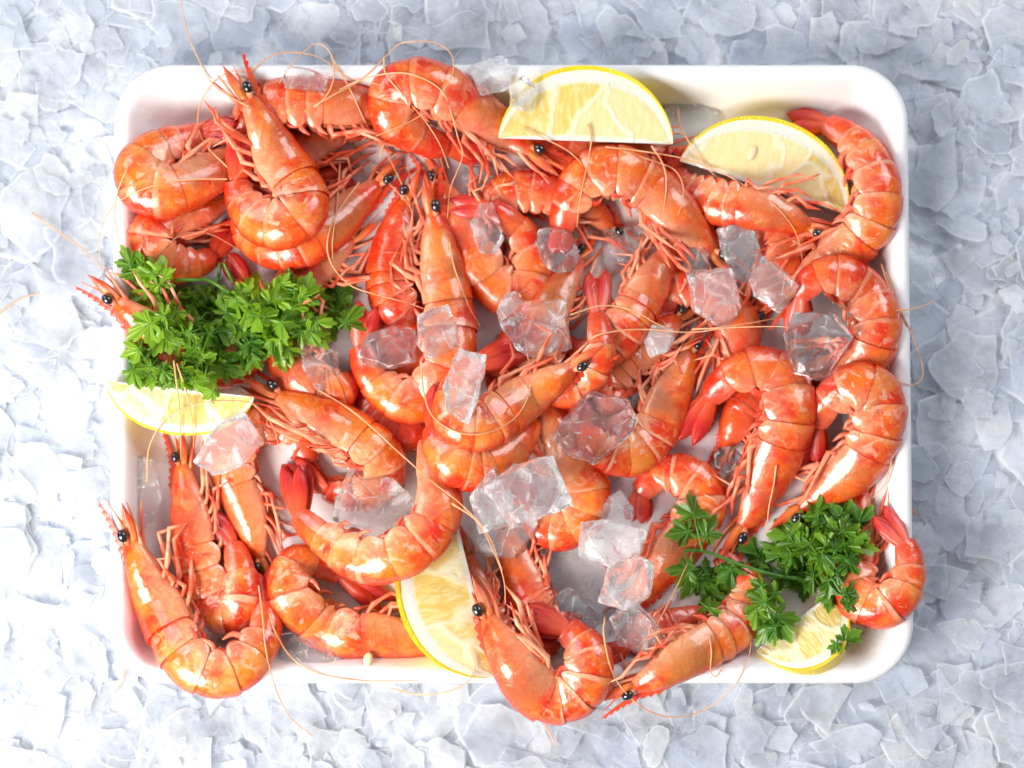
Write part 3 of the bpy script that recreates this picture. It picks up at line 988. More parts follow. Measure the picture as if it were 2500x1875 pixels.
def ice(u, v, su, sv, th, rot, label, frost=.35, haze=.03, tilt=(0, 0), seed=0, npt=10, zadd=0.0, pct=90, rough=1.0, name='ice_chunk'):
    rr = random.Random(seed * 31 + int(u + v))
    su, sv, th = su * 1.08, sv * 1.08, th * 1.1
    z = 100.0
    for it in range(2):
        c = P(u, v, z)
        w = win(c[0], c[1], max(su, sv) * .5)
        ca, sa = math.cos(math.radians(rot)), math.sin(math.radians(rot))
        lx = (GXX[w] - c[0]) * ca + (GYY[w] - c[1]) * sa; ly = -(GXX[w] - c[0]) * sa + (GYY[w] - c[1]) * ca
        mk = (lx / (su * .5)) ** 2 + (ly / (sv * .5)) ** 2 < .9
        z = (np.percentile(H[w][mk], pct) if mk.any() else 0) + th * .42 + zadd
    c = P(u, v, z)
    bm = bmesh.new()
    ph0 = rr.uniform(0, 6.28)
    for lay in (-1, 1):
        for k in range(npt // 2 + 1):
            an = ph0 + 2 * math.pi * (k + rr.uniform(-.28, .28)) / (npt // 2 + 1)
            e = rr.uniform(.66, 1.08) / max(abs(math.cos(an)), abs(math.sin(an))) ** .7
            bm.verts.new((math.cos(an) * su * .5 * e, math.sin(an) * sv * .5 * e, lay * th * .5 * rr.uniform(.55, 1.1)))
    res = bmesh.ops.convex_hull(bm, input=bm.verts)
    bmesh.ops.delete(bm, geom=[g for g in res['geom_interior'] if isinstance(g, bmesh.types.BMVert)], context='VERTS')
    bmesh.ops.dissolve_limit(bm, angle_limit=.12, verts=bm.verts, edges=bm.edges)
    bmesh.ops.bevel(bm, geom=list(bm.edges), offset=min(th * .09, 5), segments=2, profile=.6, affect='EDGES')
    bmesh.ops.triangulate(bm, faces=bm.faces)
    for _ in range(2):
        es = [e for e in bm.edges if e.calc_length() > 11]
        if es: bmesh.ops.subdivide_edges(bm, edges=es, cuts=1)
        bmesh.ops.triangulate(bm, faces=bm.faces)
    bm.normal_update()
    off = Vector((rr.uniform(-9, 9), rr.uniform(-9, 9), rr.uniform(-9, 9))) * 10
    for vv in bm.verts:
        q = vv.co + off
        n = mnoise.noise(q / 46) * 3.0 + mnoise.noise(q / 17) * 1.6 + mnoise.noise(q / 8) * .7
        vv.co += vv.normal * n * rough * min(1, th / 30)
        n2 = mnoise.noise((q + Vector((50, 0, 0))) / 22)
        vv.co.x *= 1 + .07 * n2; vv.co.y *= 1 + .07 * mnoise.noise((q + Vector((0, 70, 0))) / 22)
    bmesh.ops.smooth_vert(bm, verts=bm.verts, factor=.42)
    bm.normal_update()
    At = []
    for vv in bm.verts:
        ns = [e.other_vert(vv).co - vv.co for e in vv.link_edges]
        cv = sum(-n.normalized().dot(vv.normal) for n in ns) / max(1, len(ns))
        At.append((max(0.0, min(1.0, (cv - .10) / .28)), 0, 0))  # convexity mask for the painted refraction white along edges
    rm = Matrix.Rotation(math.radians(rot), 3, 'Z') @ Matrix.Rotation(math.radians(tilt[0]), 3, 'X') @ Matrix.Rotation(math.radians(tilt[1]), 3, 'Y')
    bmesh.ops.rotate(bm, cent=(0, 0, 0), matrix=rm, verts=bm.verts)
    bm.verts.index_update()
    V = [np.array(vv.co) + c for vv in bm.verts]; F = [[x.index for x in f.verts] for f in bm.faces]
    bm.free()
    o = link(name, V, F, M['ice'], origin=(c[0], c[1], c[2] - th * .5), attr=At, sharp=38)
    o.color = (frost, haze, 0, 1)
    tag(o, label, 'ice', 'ice pieces on the shrimp')
    if th > 14:
        for k in range(7):
            for j in range(7):
                x, y = (k - 3) / 3.4 * su * .5, (j - 3) / 3.4 * sv * .5
                if (x / su) ** 2 + (y / sv) ** 2 < .24:
                    stamp([np.array([c[0] + x * ca - y * sa, c[1] + x * sa + y * ca, z])], [14], [th * .42])
    return o

def leaf_mesh(rr, size, ctr, dirv, nor, curl):
    """lobed, toothed parsley leaflet; ctr = leaf base"""
    dirv = nrm(dirv); nor = nrm(nor - dirv * np.dot(nor, dirv)); side = np.cross(nor, dirv)
    na, nr = 84, 6
    V, A, F = [ctr], [(0, 0, 0)], []
    lobes = [(-108, .56), (-52, .84), (0, 1.0), (52, .84), (108, .56)]
    lobes = [(a + rr.uniform(-7, 7), s * rr.uniform(.88, 1.1)) for a, s in lobes]
    p1, p2, p3 = rr.uniform(0, 6), rr.uniform(0, 6), rr.uniform(0, 6)
    for i in range(na):
        an = -150 + 300 * i / (na - 1)
        best = 0; vd = 1
        for la, ls in lobes:
            d = abs(an - la)
            e = ls * (1 - (d / 29) ** 2 * .62) if d < 29 else 0
            tooth = .20 * abs(math.cos(math.radians((an - la) * 9.0)))
            best = max(best, (e + (tooth - .08) * ls) if e > 0 else .26)
            vd = min(vd, d / 26)
        a = math.radians(an)
        for k in range(1, nr + 1):
            q = k / nr
            r = size * best * q
            # outer ring keeps teeth, inner rings are rounder
            r = size * q * (best * (.45 + .55 * q) + (1 - q) * .55 * .38)
            zz = size * (curl * .30 * q * q * math.sin(3.0 * a + p1) + .14 * curl * q ** 2 * math.sin(7 * a + p2) + .05 * q ** 2 * math.sin(13 * a + p3))
            zz += size * .10 * q * (min(1, vd) - .5) - size * .20 * curl * q * q
            V.append(ctr + dirv * r * math.cos(a) + side * r * math.sin(a) + nor * zz)
            A.append((q, vd, 0))
    for i in range(na - 1):
        b0, b1 = 1 + i * nr, 1 + (i + 1) * nr
        F.append((0, b0, b1))
        for k in range(nr - 1):
            F.append((b0 + k, b0 + k + 1, b1 + k + 1, b1 + k))
    return V, F, A

def parsley(label, hub, leaves, stems, seed, xtra=1):
    """leaves: (u, v, size, heading in degrees on the photo, lift, brightness, curl)"""
    rr = random.Random(seed)
    Hs = H.copy()
    def hs(x, y):
        w = win(x, y, 26); return float(np.percentile(Hs[w], 70))
    c = P(*hub, 200); z = hs(c[0], c[1]); base = np.array([*P(*hub, z)[:2], z])
    root = thing('parsley_sprig', base, label, 'parsley', 'parsley garnish')
    for st in stems:
        r0, r1, lz, pts = st
        q = spline(pts, 14)
        pp = []
        for u, v in q:
            z = 150.0
            for _ in range(2): x = P(u, v, z); z = hs(x[0], x[1]) + lz
            pp.append(P(u, v, z))
        pp = np.array(pp); pp[:, 2] = smooth1(np.maximum(pp[:, 2], np.percentile(pp[:, 2], 40)), 8)
        V, F = tube(pp, np.linspace(r0, r1, 14), 8)
        link('stem', V, F, M['stem'], root, base)
    more = [(u + rr.uniform(-26, 26), v + rr.uniform(-26, 26), s * rr.uniform(.62, .88), hd + rr.uniform(-60, 60), lz + rr.uniform(-8, 14), min(1, max(0, br + rr.uniform(-.2, .25))), 1.0) for (u, v, s, hd, lz, br, cu) in [q for q in leaves if q[6] > .45] * xtra]
    leaves = [(u, v, s * 1.0, hd, lz, br, cu * 1.25) for (u, v, s, hd, lz, br, cu) in leaves]
    for (u, v, s, hd, lz, br, cu) in list(leaves) + more:
        z = 170.0
        for _ in range(2): x = P(u, v, z); z = hs(x[0], x[1]) + lz
        a = math.radians(hd)
        dv = np.array([math.cos(a), math.sin(a), rr.uniform(-.28, .22)])
        nv = np.array([rr.uniform(-.45, .35), rr.uniform(-.45, .35), 1.0])
        x = P(u, v, z) - nrm(dv) * s * .42
        V, F, A = leaf_mesh(rr, s, x, dv, nv, cu)
        V2, F2 = tube([x - nrm(dv) * s * .5 - np.array([0, 0, s * .15]), x, x + nrm(dv) * s * .25], [2.2, 2.0, 1.0], 6)
        o = link('leaf', V, F, M['leaf'], root, base, attr=A)
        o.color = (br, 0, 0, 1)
        link('leaf_stalk', V2, F2, M['stem'], o, base)
        stamp([x + nrm(dv) * s * .4], [s * .6], [2])
    return root

# ------------------------------------------------------------------ the heap, bottom to top
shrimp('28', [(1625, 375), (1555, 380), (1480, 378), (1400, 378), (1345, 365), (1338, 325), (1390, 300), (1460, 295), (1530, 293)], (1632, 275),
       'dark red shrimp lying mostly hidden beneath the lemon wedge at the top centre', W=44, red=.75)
shrimp('27', [(1490, 560), (1445, 515), (1392, 484), (1330, 470), (1270, 466), (1222, 482), (1196, 525), (1200, 575)], (1215, 640),
       'shrimp showing only its middle plates, left of and beneath the arched shrimp under the lemons', W=46, red=.45, pale=.9)
shrimp('29a', [(1856, 748), (1888, 692), (1912, 640), (1922, 592), (1898, 552), (1850, 532), (1800, 540)], (1740, 590),
       'red shrimp buried under the largest clear ice chunk, below the horizontal shrimp', W=48, red=.6)
shrimp('29b', [(1750, 950), (1788, 885), (1806, 822), (1788, 766), (1738, 722), (1680, 702), (1636, 716), (1612, 760)], (1610, 830),
       'buried shrimp whose curved back shows just below the flat pentagonal ice slab', W=48, red=.4)
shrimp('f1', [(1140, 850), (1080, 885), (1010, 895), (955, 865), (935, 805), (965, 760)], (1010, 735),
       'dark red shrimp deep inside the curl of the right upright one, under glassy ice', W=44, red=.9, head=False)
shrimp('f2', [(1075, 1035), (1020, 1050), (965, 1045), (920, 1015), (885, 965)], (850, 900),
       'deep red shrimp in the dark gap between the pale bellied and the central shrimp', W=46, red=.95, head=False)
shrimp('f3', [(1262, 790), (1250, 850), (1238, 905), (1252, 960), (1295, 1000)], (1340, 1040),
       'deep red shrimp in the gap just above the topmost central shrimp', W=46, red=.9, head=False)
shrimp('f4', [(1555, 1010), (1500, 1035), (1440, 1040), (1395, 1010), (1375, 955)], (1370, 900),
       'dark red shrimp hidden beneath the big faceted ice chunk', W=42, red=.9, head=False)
shrimp('f5', [(1772, 1092), (1796, 1035), (1822, 985), (1860, 950), (1890, 965)], (1900, 1010),
       'small red shrimp head with black eye inside the arch of the large arched shrimp', W=36, red=.8)
shrimp('f7', [(1715, 1490), (1665, 1522), (1612, 1545), (1560, 1562), (1535, 1575)], (1445, 1625),
       'shrimp of which only a dark red tail shows near the bottom rim, right of centre', W=38, red=.9, head=False)
shrimp('10', [(556, 492), (505, 515), (447, 528), (392, 546), (364, 582), (378, 622), (420, 645), (476, 645), (519, 629)], (577, 528),
       'curled shrimp at the left wall just above the left parsley sprig', W=46, red=.3, pale=.7)
shrimp('4', [(985, 275), (917, 264), (845, 255), (772, 251), (700, 250), (646, 260), (601, 292), (588, 335)], (592, 420),
       'shrimp lying along the top wall behind the upright curled one, back towards the rim', W=50, red=.35, olive=.3)
shrimp('3', [(852, 325), (794, 345), (736, 363), (684, 386), (664, 419), (700, 444), (750, 440), (780, 436)], (884, 430),
       'shrimp with its eye just left of the big top shrimp, red tail below its head', W=44, red=.25, olive=.4)
shrimp('40', [(859, 588), (809, 624), (756, 664), (716, 706), (700, 762), (730, 812)], (770, 860),
       'dark olive shrimp with pale spread legs, right above the left parsley sprig', W=44, red=.2, olive=1.0, legspread=1.3)
shrimp('41', [(668, 790), (692, 850), (718, 902), (762, 942), (815, 955), (860, 940)], (900, 900),
       'shrimp half hidden right of the left parsley, with long pale yellowish legs', W=52, red=.3, legspread=1.6, legs=(6, 5), cara=.7)
shrimp('11', [(290, 738), (352, 788), (424, 840), (497, 885), (562, 888), (603, 852), (614, 797), (609, 740), (603, 699)], (545, 618),
       'shrimp under the left parsley sprig, its head sticking out over the left rim', W=50, red=.15)
shrimp('9', [(924, 448), (863, 503), (809, 550), (754, 587), (695, 603), (640, 590), (602, 560), (596, 520)], (610, 460),
       'brownish shrimp slanting up to the right beneath the upright curled one', W=49, red=.15, olive=.55)
shrimp('7', [(991, 491), (973, 552), (958, 612), (950, 672), (958, 730), (988, 770), (1030, 780)], (1060, 740),
       'red shrimp with head up at the centre, left one of the upright pair', W=50, red=.65, olive=.2)
shrimp('24', [(1938, 702), (1985, 662), (2040, 622), (2100, 580), (2138, 522), (2145, 462), (2128, 410), (2100, 364), (2064, 330), (2021, 307)], (1909, 289),
       'long shrimp arching along the right wall in the top right corner', W=50, red=.2, pale=.7)
shrimp('23', [(1962, 908), (2012, 906), (2072, 892), (2122, 858), (2142, 803), (2130, 745), (2095, 698), (2042, 672), (1990, 680), (1955, 715)], (1945, 835),
       'shrimp curled in a wide ring at the right wall beneath the square ice cube', W=53, red=.4, pale=.7)
shrimp('25', [(1975, 554), (1916, 530), (1854, 513), (1804, 507), (1746, 497), (1697, 479), (1662, 450), (1650, 410)], (1640, 350),
       'straight shrimp lying level below the right lemon wedge, head to the right', W=44, red=.15, olive=.2)
shrimp('2', [(606, 365), (555, 398), (498, 434), (443, 458), (391, 472), (352, 458), (338, 419), (364, 379), (411, 353), (459, 338), (490, 328)], (586, 314),
       'curled shrimp at the upper left corner of the tray, red tail pointing right', W=49, red=.08, olive=.4, pale=.7)
shrimp('6', [(1074, 447), (1103, 505), (1134, 570), (1163, 635), (1197, 688), (1241, 716), (1284, 706), (1303, 664), (1297, 610), (1270, 566), (1237, 536), (1197, 510)], (1084, 503),
       'shrimp curled right of the upright pair, its red tail lying across its own neck', W=49, red=.3, over=.6)
shrimp('26', [(1738, 615), (1690, 562), (1640, 510), (1588, 460), (1545, 428), (1494, 414), (1440, 428), (1402, 472), (1380, 522), (1374, 560)], (1358, 630),
       'large arched shrimp just below the two top lemon wedges, head pointing down right', W=56, red=.25, pale=.7)
shrimp('5', [(1295, 368), (1241, 331), (1176, 283), (1118, 243), (1067, 215), (1013, 201), (971, 215), (953, 256), (969, 301), (1013, 331), (1053, 351), (1085, 356)], (1218, 386),
       'big shrimp at the top centre reaching the rim, head pointing down right', W=53, red=.2, olive=.3, over=.5)
shrimp('1', [(608, 246), (646, 318), (687, 396), (728, 452), (742, 505), (713, 543), (660, 552), (615, 524), (588, 480), (580, 441)], (599, 318),
       'bright orange shrimp curled like a hook, head up, topmost at the upper left', W=53, red=0, olive=.25, pale=.8)
shrimp('32', [(636, 1362), (618, 1294), (595, 1226), (571, 1158), (580, 1084), (628, 1036), (692, 1032), (736, 1074), (756, 1127)], (765, 1215),
       'shrimp under the frosty ice slab left of centre, its back towards the left wall', W=46, red=.1, pale=.7)
shrimp('30', [(324, 1325), (356, 1407), (394, 1486), (423, 1552), (458, 1612), (518, 1645), (580, 1634), (625, 1586), (648, 1533), (650, 1480)], (640, 1380),
       'golden orange shrimp hanging over the rim at the bottom left corner, black eye up', W=53, red=0, olive=.35, pale=.5)
shrimp('31', [(446, 1136), (460, 1226), (474, 1316), (497, 1405), (523, 1475), (556, 1503), (585, 1480), (592, 1430), (584, 1375), (570, 1334)], (509, 1249),
       'pale bellied shrimp standing head up beside the left wall, bent back on itself', W=47, red=.05, pale=1.0, over=.5)
shrimp('33', [(1067, 1573), (990, 1562), (921, 1550), (844, 1548), (778, 1523), (722, 1472), (704, 1412), (730, 1370), (785, 1378), (830, 1402)], (962, 1490),
       'shrimp along the bottom wall left of the lower lemon wedge, head to the right', W=50, red=.1, pale=.8)
shrimp('35a', [(1140, 1355), (1158, 1425), (1180, 1495), (1215, 1560), (1265, 1598), (1320, 1590)], (1370, 1560),
       'shrimp mostly hidden right of the lower lemon wedge, only head and eye showing', W=40, red=.5)
shrimp('35b', [(1243, 1297), (1257, 1351), (1275, 1414), (1295, 1469), (1332, 1512), (1380, 1525)], (1430, 1510),
       'brown red shrimp under clear ice just right of the lower lemon wedge', W=46, red=.5, olive=.3, cara=.6)
shrimp('37', [(1549, 1466), (1595, 1412), (1640, 1357), (1678, 1303), (1712, 1245), (1708, 1192), (1662, 1158), (1606, 1160), (1566, 1202)], (1550, 1290),
       'shrimp left of the right parsley sprig, head at the lower left under an ice chip', W=52, red=.2, pale=.6)
shrimp('36', [(1318, 965), (1338, 1005), (1367, 1060), (1397, 1120), (1422, 1166), (1430, 1225), (1404, 1276), (1350, 1296), (1310, 1278), (1290, 1235)], (1275, 1150),
       'curled shrimp in the lower centre right of the big ice cluster', W=49, red=.1, pale=.6)
shrimp('39', [(2106, 1199), (2092, 1267), (2080, 1339), (2078, 1412), (2104, 1466), (2155, 1480), (2198, 1450), (2219, 1403), (2219, 1357), (2205, 1326)], (2137, 1240),
       'shrimp poking over the right rim at the bottom right corner, beside the parsley', W=47, red=.15, pale=.6)
shrimp('38', [(1549, 1674), (1608, 1645), (1676, 1602), (1744, 1566), (1794, 1532), (1825, 1484), (1828, 1430), (1800, 1390)], (1740, 1350),
       'amber headed shrimp slanting over the bottom rim left of the small lemon piece', W=50, red=.05, olive=.6, pale=.5)
shrimp('22', [(1956, 1240), (2015, 1199), (2072, 1157), (2117, 1104), (2143, 1043), (2149, 990), (2126, 951), (2081, 942), (2037, 967), (2006, 1003), (1993, 1032)], (1975, 1154),
       'curled shrimp at the right wall directly above the right parsley sprig', W=51, red=.15, olive=.2, pale=.8)
shrimp('21', [(1812, 1285), (1843, 1231), (1876, 1163), (1904, 1095), (1926, 1024), (1928, 968), (1906, 918), (1854, 899), (1802, 912), (1762, 938), (1737, 967)], (1666, 1092),
       'large shrimp arched right of centre, head down into the right parsley, tail at left', W=53, red=.35, pale=.7)
shrimp('8', [(1056, 527), (1067, 588), (1081, 661), (1093, 740), (1101, 800), (1098, 870), (1078, 930), (1035, 972), (981, 978), (929, 943), (897, 898), (883, 850)], (900, 728),
       'shrimp with head up in the centre, right one of the upright pair, abdomen curled left', W=52, red=.15, olive=.4, pale=.5, legs=(6, 4))
shrimp('19', [(1656, 779), (1609, 818), (1554, 862), (1508, 898), (1472, 932), (1468, 968), (1492, 982), (1514, 962)], (1578, 884),
       'shrimp with an olive back and shiny eye, lying between two upright heads right of centre', W=46, red=.4, olive=.9)
shrimp('18', [(1637, 605), (1609, 656), (1580, 710), (1551, 762), (1522, 808), (1490, 845), (1450, 862), (1405, 855)], (1350, 830),
       'shrimp with raised head and eye right of centre, left of the flat ice slab', W=48, red=.1, olive=.55)
shrimp('34', [(1193, 1509), (1225, 1568), (1257, 1622), (1290, 1668), (1338, 1702), (1396, 1694), (1433, 1656), (1438, 1604), (1410, 1562), (1379, 1535)], (1266, 1491),
       'orange shrimp curled over the bottom rim at the centre, head up and tail inward', W=54, red=0, olive=.3, pale=.6)
lemon((1106, 1232), (1206, 1642), (976, 1474), 58, -14, 'lemon wedge standing at the bottom centre between two shrimp', sink=-62)
shrimp('12', [(681, 971), (743, 1002), (808, 1032), (870, 1066), (918, 1106), (936, 1153), (905, 1193), (852, 1203), (797, 1194)], (690, 1118),
       'pale bellied shrimp left of centre, head and eye pointing to the left lemon', W=54, red=0, olive=.15, pale=1.0, roll=-22)
shrimp('15', [(1035, 1080), (1055, 1138), (1073, 1207), (1060, 1274), (1017, 1331), (945, 1366), (878, 1368), (826, 1340), (766, 1294), (733, 1262)], (713, 1120),
       'broad curled shrimp left of the lower lemon, red tail fan pointing up', W=52, red=.05, pale=.6, over=.3, head=False)
shrimp('16', [(1306, 1032), (1263, 1079), (1216, 1120), (1162, 1138), (1110, 1127), (1074, 1090), (1058, 1050)], (1076, 931),
       'shrimp below the central one, curved bottom plates above the ice cluster, red tail up', W=48, red=.1, pale=.6, head=False)
shrimp('20', [(1684, 858), (1659, 916), (1635, 970), (1615, 1020), (1590, 1067), (1555, 1103), (1508, 1112), (1462, 1094), (1430, 1055)], (1385, 950),
       'bright shrimp with head up right of centre, its bend just right of the faceted ice', W=51, red=0, olive=.3, pale=.7)
shrimp('17', [(1415, 634), (1386, 681), (1353, 736), (1324, 797), (1316, 862), (1334, 918), (1372, 946), (1412, 940), (1446, 908), (1464, 862), (1463, 811), (1458, 775)], (1455, 649),
       'u-shaped shrimp in the upper centre, eye and red tail side by side pointing up', W=47, red=.15, olive=.4, pale=.6)
shrimp('14', [(1397, 898), (1335, 938), (1275, 976), (1227, 1010), (1180, 1040), (1136, 1042), (1109, 1013), (1112, 966), (1130, 926), (1154, 893)], (1299, 836),
       'topmost shrimp at the very centre, eye to the right and red tail crossing above', W=51, red=0, olive=.3, pale=.7)

# ------------------------------------------------------------------ lemons
lemon((1226, 338), (1634, 352), (1432, 166), 58, -10, 'big pale lemon wedge at the top centre, cut face up')
lemon((1668, 396), (2058, 520), (1915, 302), 58, -12, 'juicy lemon wedge at the top right with a seed in its pulp', seeds=((-.25, .42, .1),))
lemon((612, 968), (268, 930), (428, 1062), 62, 8, 'lemon wedge at the left wall under the parsley, corner pointing left', zc=150)
lemon((1850, 1585), (2040, 1440), (2022, 1600), 100, -38, 'small yellow lemon end piece below the right parsley sprig', sink=20)

def seed(u, v, rot, label):
    z = h_at(*P(u, v, 30)[:2]) + 7
    c = P(u, v, z); a = math.radians(rot)
    ax, ay = np.array([math.cos(a), math.sin(a), 0]), np.array([-math.sin(a), math.cos(a), 0])
    V, F = ellipsoid(np.zeros(3), ax * 17, ay * 11, np.array([0, 0, 8.]), 14, 10)
    V = [c + v * (1 + .12 * np.dot(nrm(v), ax)) + .8 * mnoise.noise(Vector(v / 6)) for v in V]
    tag(link('lemon_seed', V, F, M['seed'], origin=c - np.array([0, 0, 7.])), label, 'seed')
seed(898, 1612, 80, 'single pale lemon seed on the tray floor at the bottom wall')

# ------------------------------------------------------------------ ice
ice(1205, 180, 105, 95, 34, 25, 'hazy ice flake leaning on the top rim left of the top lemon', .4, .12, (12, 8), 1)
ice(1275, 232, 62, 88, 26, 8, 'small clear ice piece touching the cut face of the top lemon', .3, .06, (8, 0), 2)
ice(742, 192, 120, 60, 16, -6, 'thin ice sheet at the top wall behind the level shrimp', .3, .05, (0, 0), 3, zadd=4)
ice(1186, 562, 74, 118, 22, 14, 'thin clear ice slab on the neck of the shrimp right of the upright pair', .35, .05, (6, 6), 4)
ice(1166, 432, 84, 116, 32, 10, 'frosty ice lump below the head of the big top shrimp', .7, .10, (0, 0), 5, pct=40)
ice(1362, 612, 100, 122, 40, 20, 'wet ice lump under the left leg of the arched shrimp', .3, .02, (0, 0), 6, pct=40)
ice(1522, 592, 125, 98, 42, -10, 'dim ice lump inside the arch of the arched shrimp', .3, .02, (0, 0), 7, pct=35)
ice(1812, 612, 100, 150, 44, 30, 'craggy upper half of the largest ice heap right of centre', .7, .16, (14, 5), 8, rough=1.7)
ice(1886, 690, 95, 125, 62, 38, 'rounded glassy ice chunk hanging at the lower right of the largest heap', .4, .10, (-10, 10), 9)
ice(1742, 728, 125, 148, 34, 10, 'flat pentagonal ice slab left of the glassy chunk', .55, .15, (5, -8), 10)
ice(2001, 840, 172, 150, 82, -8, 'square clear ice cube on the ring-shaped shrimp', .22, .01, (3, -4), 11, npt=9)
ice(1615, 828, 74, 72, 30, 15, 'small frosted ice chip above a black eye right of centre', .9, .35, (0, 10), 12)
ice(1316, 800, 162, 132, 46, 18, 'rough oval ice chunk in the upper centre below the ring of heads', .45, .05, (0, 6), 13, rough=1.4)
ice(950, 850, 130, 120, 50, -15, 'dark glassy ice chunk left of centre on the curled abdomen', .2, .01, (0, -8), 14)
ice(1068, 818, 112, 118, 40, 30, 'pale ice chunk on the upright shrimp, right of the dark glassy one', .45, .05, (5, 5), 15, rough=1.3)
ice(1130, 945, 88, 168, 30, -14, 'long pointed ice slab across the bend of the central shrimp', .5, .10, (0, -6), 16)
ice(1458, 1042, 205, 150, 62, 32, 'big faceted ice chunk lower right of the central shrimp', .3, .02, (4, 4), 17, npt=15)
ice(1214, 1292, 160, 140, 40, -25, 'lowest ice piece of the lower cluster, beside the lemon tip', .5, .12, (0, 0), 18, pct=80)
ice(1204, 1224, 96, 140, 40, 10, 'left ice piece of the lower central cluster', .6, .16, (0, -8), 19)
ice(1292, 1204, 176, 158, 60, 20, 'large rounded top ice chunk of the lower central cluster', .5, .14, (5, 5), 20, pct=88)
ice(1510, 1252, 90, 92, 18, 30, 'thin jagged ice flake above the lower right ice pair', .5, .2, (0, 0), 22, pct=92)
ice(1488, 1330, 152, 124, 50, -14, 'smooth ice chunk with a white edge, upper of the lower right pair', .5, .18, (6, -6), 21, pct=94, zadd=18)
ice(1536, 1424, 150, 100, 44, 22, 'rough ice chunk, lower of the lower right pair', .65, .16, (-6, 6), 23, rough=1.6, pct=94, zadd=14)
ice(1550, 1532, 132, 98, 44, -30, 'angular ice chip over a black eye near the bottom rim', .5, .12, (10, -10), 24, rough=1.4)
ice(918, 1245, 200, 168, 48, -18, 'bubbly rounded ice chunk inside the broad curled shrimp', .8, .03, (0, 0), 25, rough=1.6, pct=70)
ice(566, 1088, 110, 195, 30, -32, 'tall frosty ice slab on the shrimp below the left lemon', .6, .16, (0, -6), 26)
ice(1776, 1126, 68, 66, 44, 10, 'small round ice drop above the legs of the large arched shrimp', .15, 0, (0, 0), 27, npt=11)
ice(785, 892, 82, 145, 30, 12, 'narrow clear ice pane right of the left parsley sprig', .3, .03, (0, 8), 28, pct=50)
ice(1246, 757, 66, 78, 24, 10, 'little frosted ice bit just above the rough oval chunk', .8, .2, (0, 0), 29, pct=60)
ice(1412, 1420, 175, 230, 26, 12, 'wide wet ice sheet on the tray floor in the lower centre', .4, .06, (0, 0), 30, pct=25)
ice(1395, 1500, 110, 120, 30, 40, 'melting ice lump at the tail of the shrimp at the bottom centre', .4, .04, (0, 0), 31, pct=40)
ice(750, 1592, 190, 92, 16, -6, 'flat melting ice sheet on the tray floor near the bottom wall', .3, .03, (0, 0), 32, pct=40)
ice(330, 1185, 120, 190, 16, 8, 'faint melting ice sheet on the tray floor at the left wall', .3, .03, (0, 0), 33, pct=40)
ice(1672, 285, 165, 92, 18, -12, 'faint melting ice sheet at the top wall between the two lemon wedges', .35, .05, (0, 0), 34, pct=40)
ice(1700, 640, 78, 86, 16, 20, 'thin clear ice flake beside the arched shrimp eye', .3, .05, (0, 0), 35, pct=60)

# ------------------------------------------------------------------ parsley
LL = [(322, 648, 52, 140, 14, .15, .8), (378, 668, 62, 150, 30, .75, .5), (350, 718, 62, 195, 22, .75, .5), (392, 748, 58, 215, 26, .7, .6), (345, 806, 66, 215, 20, .65, .4),
      (392, 838, 62, 250, 24, .55, .5), (322, 862, 50, 205, 18, .7, .7), (422, 784, 54, 250, 24, .6, .8), (452, 738, 52, 200, 28, .6, .8), (484, 758, 54, 300, 24, .45, .9),
      (346, 894, 52, 190, 8, .05, .5), (356, 930, 50, 235, 14, .5, .9), (392, 950, 44, 270, 12, .35, .9), (478, 856, 62, 130, 34, .45, .7), (470, 925, 64, 265, 20, .4, .7),
      (512, 902, 60, 300, 22, .3, .8), (562, 912, 62, 340, 14, .2, .6), (500, 968, 46, 265, 12, .6, 1.0), (430, 958, 40, 215, 10, .3, 1.0), (566, 742, 56, 60, 26, .3, .7),
      (620, 698, 66, 100, 34, .75, .9), (652, 738, 62, 40, 38, .7, .8), (600, 772, 60, 250, 36, .5, .9), (652, 798, 62, 280, 34, .5, .9), (682, 850, 58, 290, 22, .4, .8),
      (704, 684, 50, 95, 14, .1, .8), (742, 704, 56, 80, 30, .6, .9), (772, 738, 58, 30, 34, .55, .9), (800, 716, 52, 60, 20, .3, .7), (834, 706, 56, 40, 16, .15, .6),
      (842, 762, 58, 345, 14, .2, .6), (800, 790, 66, 300, 22, .4, .7), (722, 764, 56, 0, 36, .6, .9), (742, 806, 56, 300, 30, .35, .9), (622, 842, 60, 285, 16, .15, .7),
      (600, 874, 54, 270, 12, .1, .6), (548, 800, 56, 240, 28, .35, .9), (700, 868, 46, 285, 14, .45, .8), (560, 780, 60, 200, 12, .1, .6), (540, 830, 60, 260, 12, .1, .6), (600, 810, 58, 300, 14, .2, .7), (470, 800, 56, 230, 14, .3, .7), (640, 770, 56, 330, 20, .4, .8), (500, 720, 52, 150, 16, .3, .7), (440, 820, 54, 200, 16, .4, .7), (700, 800, 56, 340, 22, .4, .8), (520, 812, 50, 220, 24, .3, .9), (690, 720, 58, 20, 40, .7, 1.0)]
LS = [(4.2, 5.5, 34, [(424, 684), (480, 682), (520, 690), (545, 705), (600, 740)]), (4, 5, 32, [(400, 712), (450, 706), (516, 698)]), (4, 5, 28, [(398, 812), (418, 762), (474, 732), (518, 708)]),
      (4, 5.5, 16, [(536, 640), (530, 700), (524, 775), (510, 850)]), (4.5, 5, 14, [(546, 640), (570, 690)]), (4, 5, 20, [(392, 905), (424, 885), (460, 862), (500, 820)]), (3.5, 4, 18, [(392, 905), (392, 945)]), (4, 5, 24, [(600, 740), (680, 760), (760, 770)])]
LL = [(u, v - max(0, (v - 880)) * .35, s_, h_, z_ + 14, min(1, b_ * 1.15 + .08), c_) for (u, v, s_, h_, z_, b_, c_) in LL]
parsley('bright green parsley sprig lying on the left side of the tray', (540, 760), LL, LS, 5, 2)
